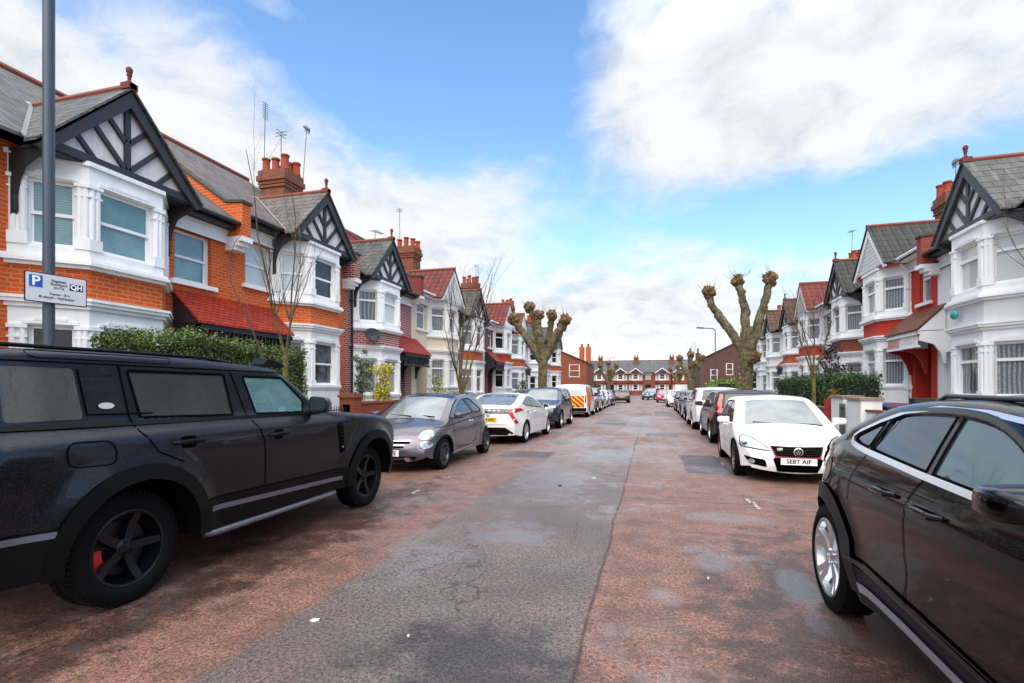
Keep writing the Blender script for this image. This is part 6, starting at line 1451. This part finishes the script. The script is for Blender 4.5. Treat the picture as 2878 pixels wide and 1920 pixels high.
# ------------------------------------------------------------------ flank buildings at the far ends
def flank(label, x0, x1, y0, y1, hl, hr, m, roofm, win=None, extra=None):
    r = thing('brick_building', label, 'building', (0, 0, 0)); mb = MB()
    mb.prism([(x0, y0, -.1), (x1, y0, -.1), (x1, y0, hr), (x0, y0, hl)], (0, y1-y0, 0)); obj('wall', mb, m, r)
    mb = MB(); mb.prism([(x0-.15, y0-.15, hl+.02), (x1+.15, y0-.15, hr+.02), (x1+.15, y0-.15, hr+.17), (x0-.15, y0-.15, hl+.17)], (0, y1-y0+.3, 0)); obj('roof', mb, roofm, r)
    for (a, b, z0, z1, k) in (win or ()): window(((a, y0), (1, 0), (0, -1)), 0, b-a, z0, z1, .03, k, 'sash', r, WPAINT())
    return r
fl = flank('orange brick flank wall of the corner house closing the left row', -13.2, -8.9, 74, 84, 7.2, 5.2, brick('#8f3e1e', '#74321a', '#7a5a48'), SLD, [(-11.4, -9.9, 3.2, 5.0, 'net')])
for x in (-10.4, -9.4):
    mb = MB(); mb.box(x-.35, x+.35, 80, 81, 5.5, 8.0); c_ = obj('chimney', mb, OR2, fl); mb = MB(); mb.lathe([(.16, 0), (.15, .5), (.1, .5)], 10, 'z', (x, 80.5, 8)); obj('chimney_pot', mb, plain('#7d3620', .85), c_, 40)
fr_ = flank('orange brick flank with dark garage door, right of the end houses', 6.2, 10.5, 96, 104, 4.2, 6.2, OR2, SLD)
mb = MB(); mb.box(6.9, 10.3, 95.9, 95.99, .1, 2.2); obj('garage_door', mb, plain('#20211f', .6), fr_)
for x in (7.0, 8.3):
    mb = MB(); mb.box(x-.4, x+.4, 99, 100, 5, 8.0); c_ = obj('chimney', mb, brick('#5a3428', '#4a2a20', '#4a4038'), fr_); mb = MB(); mb.lathe([(.18, 0), (.17, .9), (.1, .9)], 10, 'z', (x, 99.5, 8)); obj('chimney_pot', mb, plain('#5d4036', .85), c_, 40)
fb = flank('brown brick building with a big sloping roof edge beyond the right pollarded tree', 6.6, 14, 76, 90, 5.4, 9.2, brick('#5c3526', '#4c2b1e', '#5d5048'), SLD, [(8.0, 8.9, 2.6, 4.2, 'dark'), (10.0, 10.9, 3.4, 5.0, 'dark')])
wb = thing('advert_board', 'blank white board standing in front of the orange flank wall', 'board', (5.0, 92, 0)); mb = MB(); mb.box(-1.0, 1.0, -.04, .04, .75, 2.2); obj('board', mb, WB, wb); mb = MB(); mb.box(-.9, -.8, -.02, .06, 0, .75); mb.box(.8, .9, -.02, .06, 0, .75); obj('post', mb, plain('#5a5048', .7), wb)

# ------------------------------------------------------------------ things fixed to the houses
d_ = thing('satellite_dish', 'dark oval satellite dish on the purple-red brick bay', 'satellite dish', (-9.72, 16.45, 3.38), -.55)
mb = MB(); mb.lathe([(0, .0), (.12, .008), (.22, .028), (.3, .06), (.3, .066), (.2, .04), (0, .012)], 28, 'x', (.22, 0, 0)); o_ = obj('dish', mb, plain('#2c2d30', .5), d_, 50); o_.scale = (1, 1.12, .8); o_.rotation_euler = (0, -.3, 0)
mb = MB(); mb.tube([(-.02, 0, -.1), (.15, 0, -.05), (.24, 0, 0)], .02, 8); mb.tube([(.24, 0, -.2), (.62, 0, -.06)], .012, 6); mb.box(.58, .66, -.03, .03, -.08, .0); obj('dish_arm', mb, plain('#3a3b3e', .5), d_)
al = thing('alarm_box', 'round teal alarm box on the grey band of the large white house', 'alarm box', (7.48, 15.55, 3.42), PI); mb = MB(); mb.lathe([(.0, .1), (.08, .09), (.115, .05), (.12, 0)], 24, 'x'); obj('alarm_cover', mb, plain('#2f8f96', .35), al, 50)
def aerial(label, base, top, kind='yagi', rz=0.0):
    b, t = Vector(base), Vector(top); r = thing('television_aerial', label, 'aerial', tuple(b), rz, 'television aerials on the chimneys'); m = plain('#6d7073', .5, metal=.5)
    v = t-b; mb = MB(); mb.tube([(0, 0, 0), tuple(v)], .015, 6); obj('mast', mb, m, r); mb = MB()
    if kind == 'yagi':
        mb.tube([tuple(v+Vector((0, -.25, .0))), tuple(v+Vector((0, .6, .08)))], .012, 5)
        for k in range(8): q = v+Vector((0, -.2+.11*k, .01*k)); mb.tube([tuple(q-Vector((.22-.015*k, 0, 0))), tuple(q+Vector((.22-.015*k, 0, 0)))], .008, 4)
    elif kind == 'stack':
        for k in range(8): q = v-Vector((0, 0, .08*k)); mb.tube([tuple(q-Vector((0, .14, .05))), tuple(q+Vector((0, .14, -.02)))], .012, 4)
    elif kind == 'cross':
        for s in (-.12, 0): mb.tube([tuple(v+Vector((-.25, 0, s))), tuple(v+Vector((.25, 0, s)))], .012, 4); mb.tube([tuple(v+Vector((0, -.25, s))), tuple(v+Vector((0, .25, s)))], .012, 4)
    else:
        for k in range(4): mb.tube([tuple(v+Vector((0, -.1+.08*k, -.15))), tuple(v+Vector((.0, -.05+.08*k, .12)))], .02, 4)
        mb.box(v.x-.02, v.x+.02, v.y-.2, v.y+.2, v.z-.03, v.z+.03)
    obj('elements', mb, m, r)
def A(u0, v0, u1, v1, X): a, b = px(u0, v0, X), px(u1, v1, X); return (a, b)
aerial('leftmost tall aerial at the big chimney, rungs stacked at its top', *A(740, 575, 746, 288, -13.6), 'stack')
aerial('short cross-shaped aerial on the big left chimney', *A(790, 500, 790, 372, -12.9), 'cross')
aerial('aerial right of the big left chimney with a fan-shaped head', *A(848, 560, 862, 362, -13.2), 'fan')
aerial('thin mast on the roof behind the purple-red brick house', *A(1124, 700, 1123, 588, -13.4), 'cross')
aerial('aerial above the right brown chimney of the red tiled house', *A(2392, 740, 2396, 650, 12.4), 'yagi')
aerial('small aerial behind the large white house gable', *A(2686, 500, 2686, 455, 9.6), 'fan')
aerial('thin mast on the chimney of the house with the red band, left', *A(1335, 800, 1338, 745, -13.2), 'cross')
aerial('stubby aerial over the slate gable of the purple-red brick house', *A(1052, 682, 1056, 652, -11.3), 'yagi')

# ------------------------------------------------------------------ small things on the road
def paint_mark(pts):
    mb = MB(); mb.prism([(x, y, .004) for x, y in pts], (0, 0, .002)); return tag(obj('bay_marking', mb, m_mark), kind='structure')
m_mark, t__ = newmat('worn_paint'); n_ = t__.noise(t__.obj(), 16, 5, .7)
t__.set(Base_Color=t__.mix(t__.ramp(n_, [(.46, 0.0), (.6, 1.0)]), lin('#6a5850'), lin('#b9b2a8')), Roughness=.6)
for (u, v, du, L) in ((2012, 1285, 0, .35), (2030, 1307, 0, .3), (2128, 1432, 0, .45), (2105, 1415, 0, .3)):
    k = (EYE*FPX)/(v-HY); xc = (u-CX0)/FPX*k; X, Y = CP*xc-SP*k, SP*xc+CP*k; paint_mark([(X, Y), (X+.05, Y), (X+.05, Y+L), (X, Y+L)])
for X, Y, L in ((-3.42, 6.9, .3), (-3.42, 8.2, .25)): paint_mark([(X, Y), (X+.05, Y), (X+.05, Y+L), (X, Y+L)])
def litter(label, u, v, sz, hexc, seed):
    k = (EYE*FPX)/(v-HY); xc = (u-CX0)/FPX*k; X, Y = CP*xc-SP*k, SP*xc+CP*k; rs = random.Random(seed); mb = MB(); n = 9
    a = [(sz*(.7+.5*rs.random())*math.cos(2*PI*i/n), .6*sz*(.7+.5*rs.random())*math.sin(2*PI*i/n), .006+.012*rs.random()) for i in range(n)]
    mb.add([(0, 0, .016)]+a+[(p[0]*.9, p[1]*.9, .001) for p in a], [(0, 1+i, 1+(i+1) % n) for i in range(n)]+[(1+i, n+1+i, n+1+(i+1) % n, 1+(i+1) % n) for i in range(n)])
    tag(obj('litter_scrap', mb, plain(hexc, .7), None, 60, (X, Y, 0), (0, 0, rs.uniform(0, 3))), label, 'litter')
litter('pale scrap on the grey strip in the lower left of the road', 886, 1746, .035, '#d9d6c4', 1)
litter('small pale scrap left of the wet oval near the camera', 1148, 1790, .014, '#cfccbc', 2)
litter('small pale scrap on the red tarmac near the black coupe crossover', 1990, 1628, .014, '#d8d5ca', 3)
litter('dark leaf lying on the grey strip mid road', 1574, 1366, .05, '#1a1512', 4)
litter('pale leaf lying on the grey strip mid road', 1668, 1345, .06, '#b9b7aa', 5)
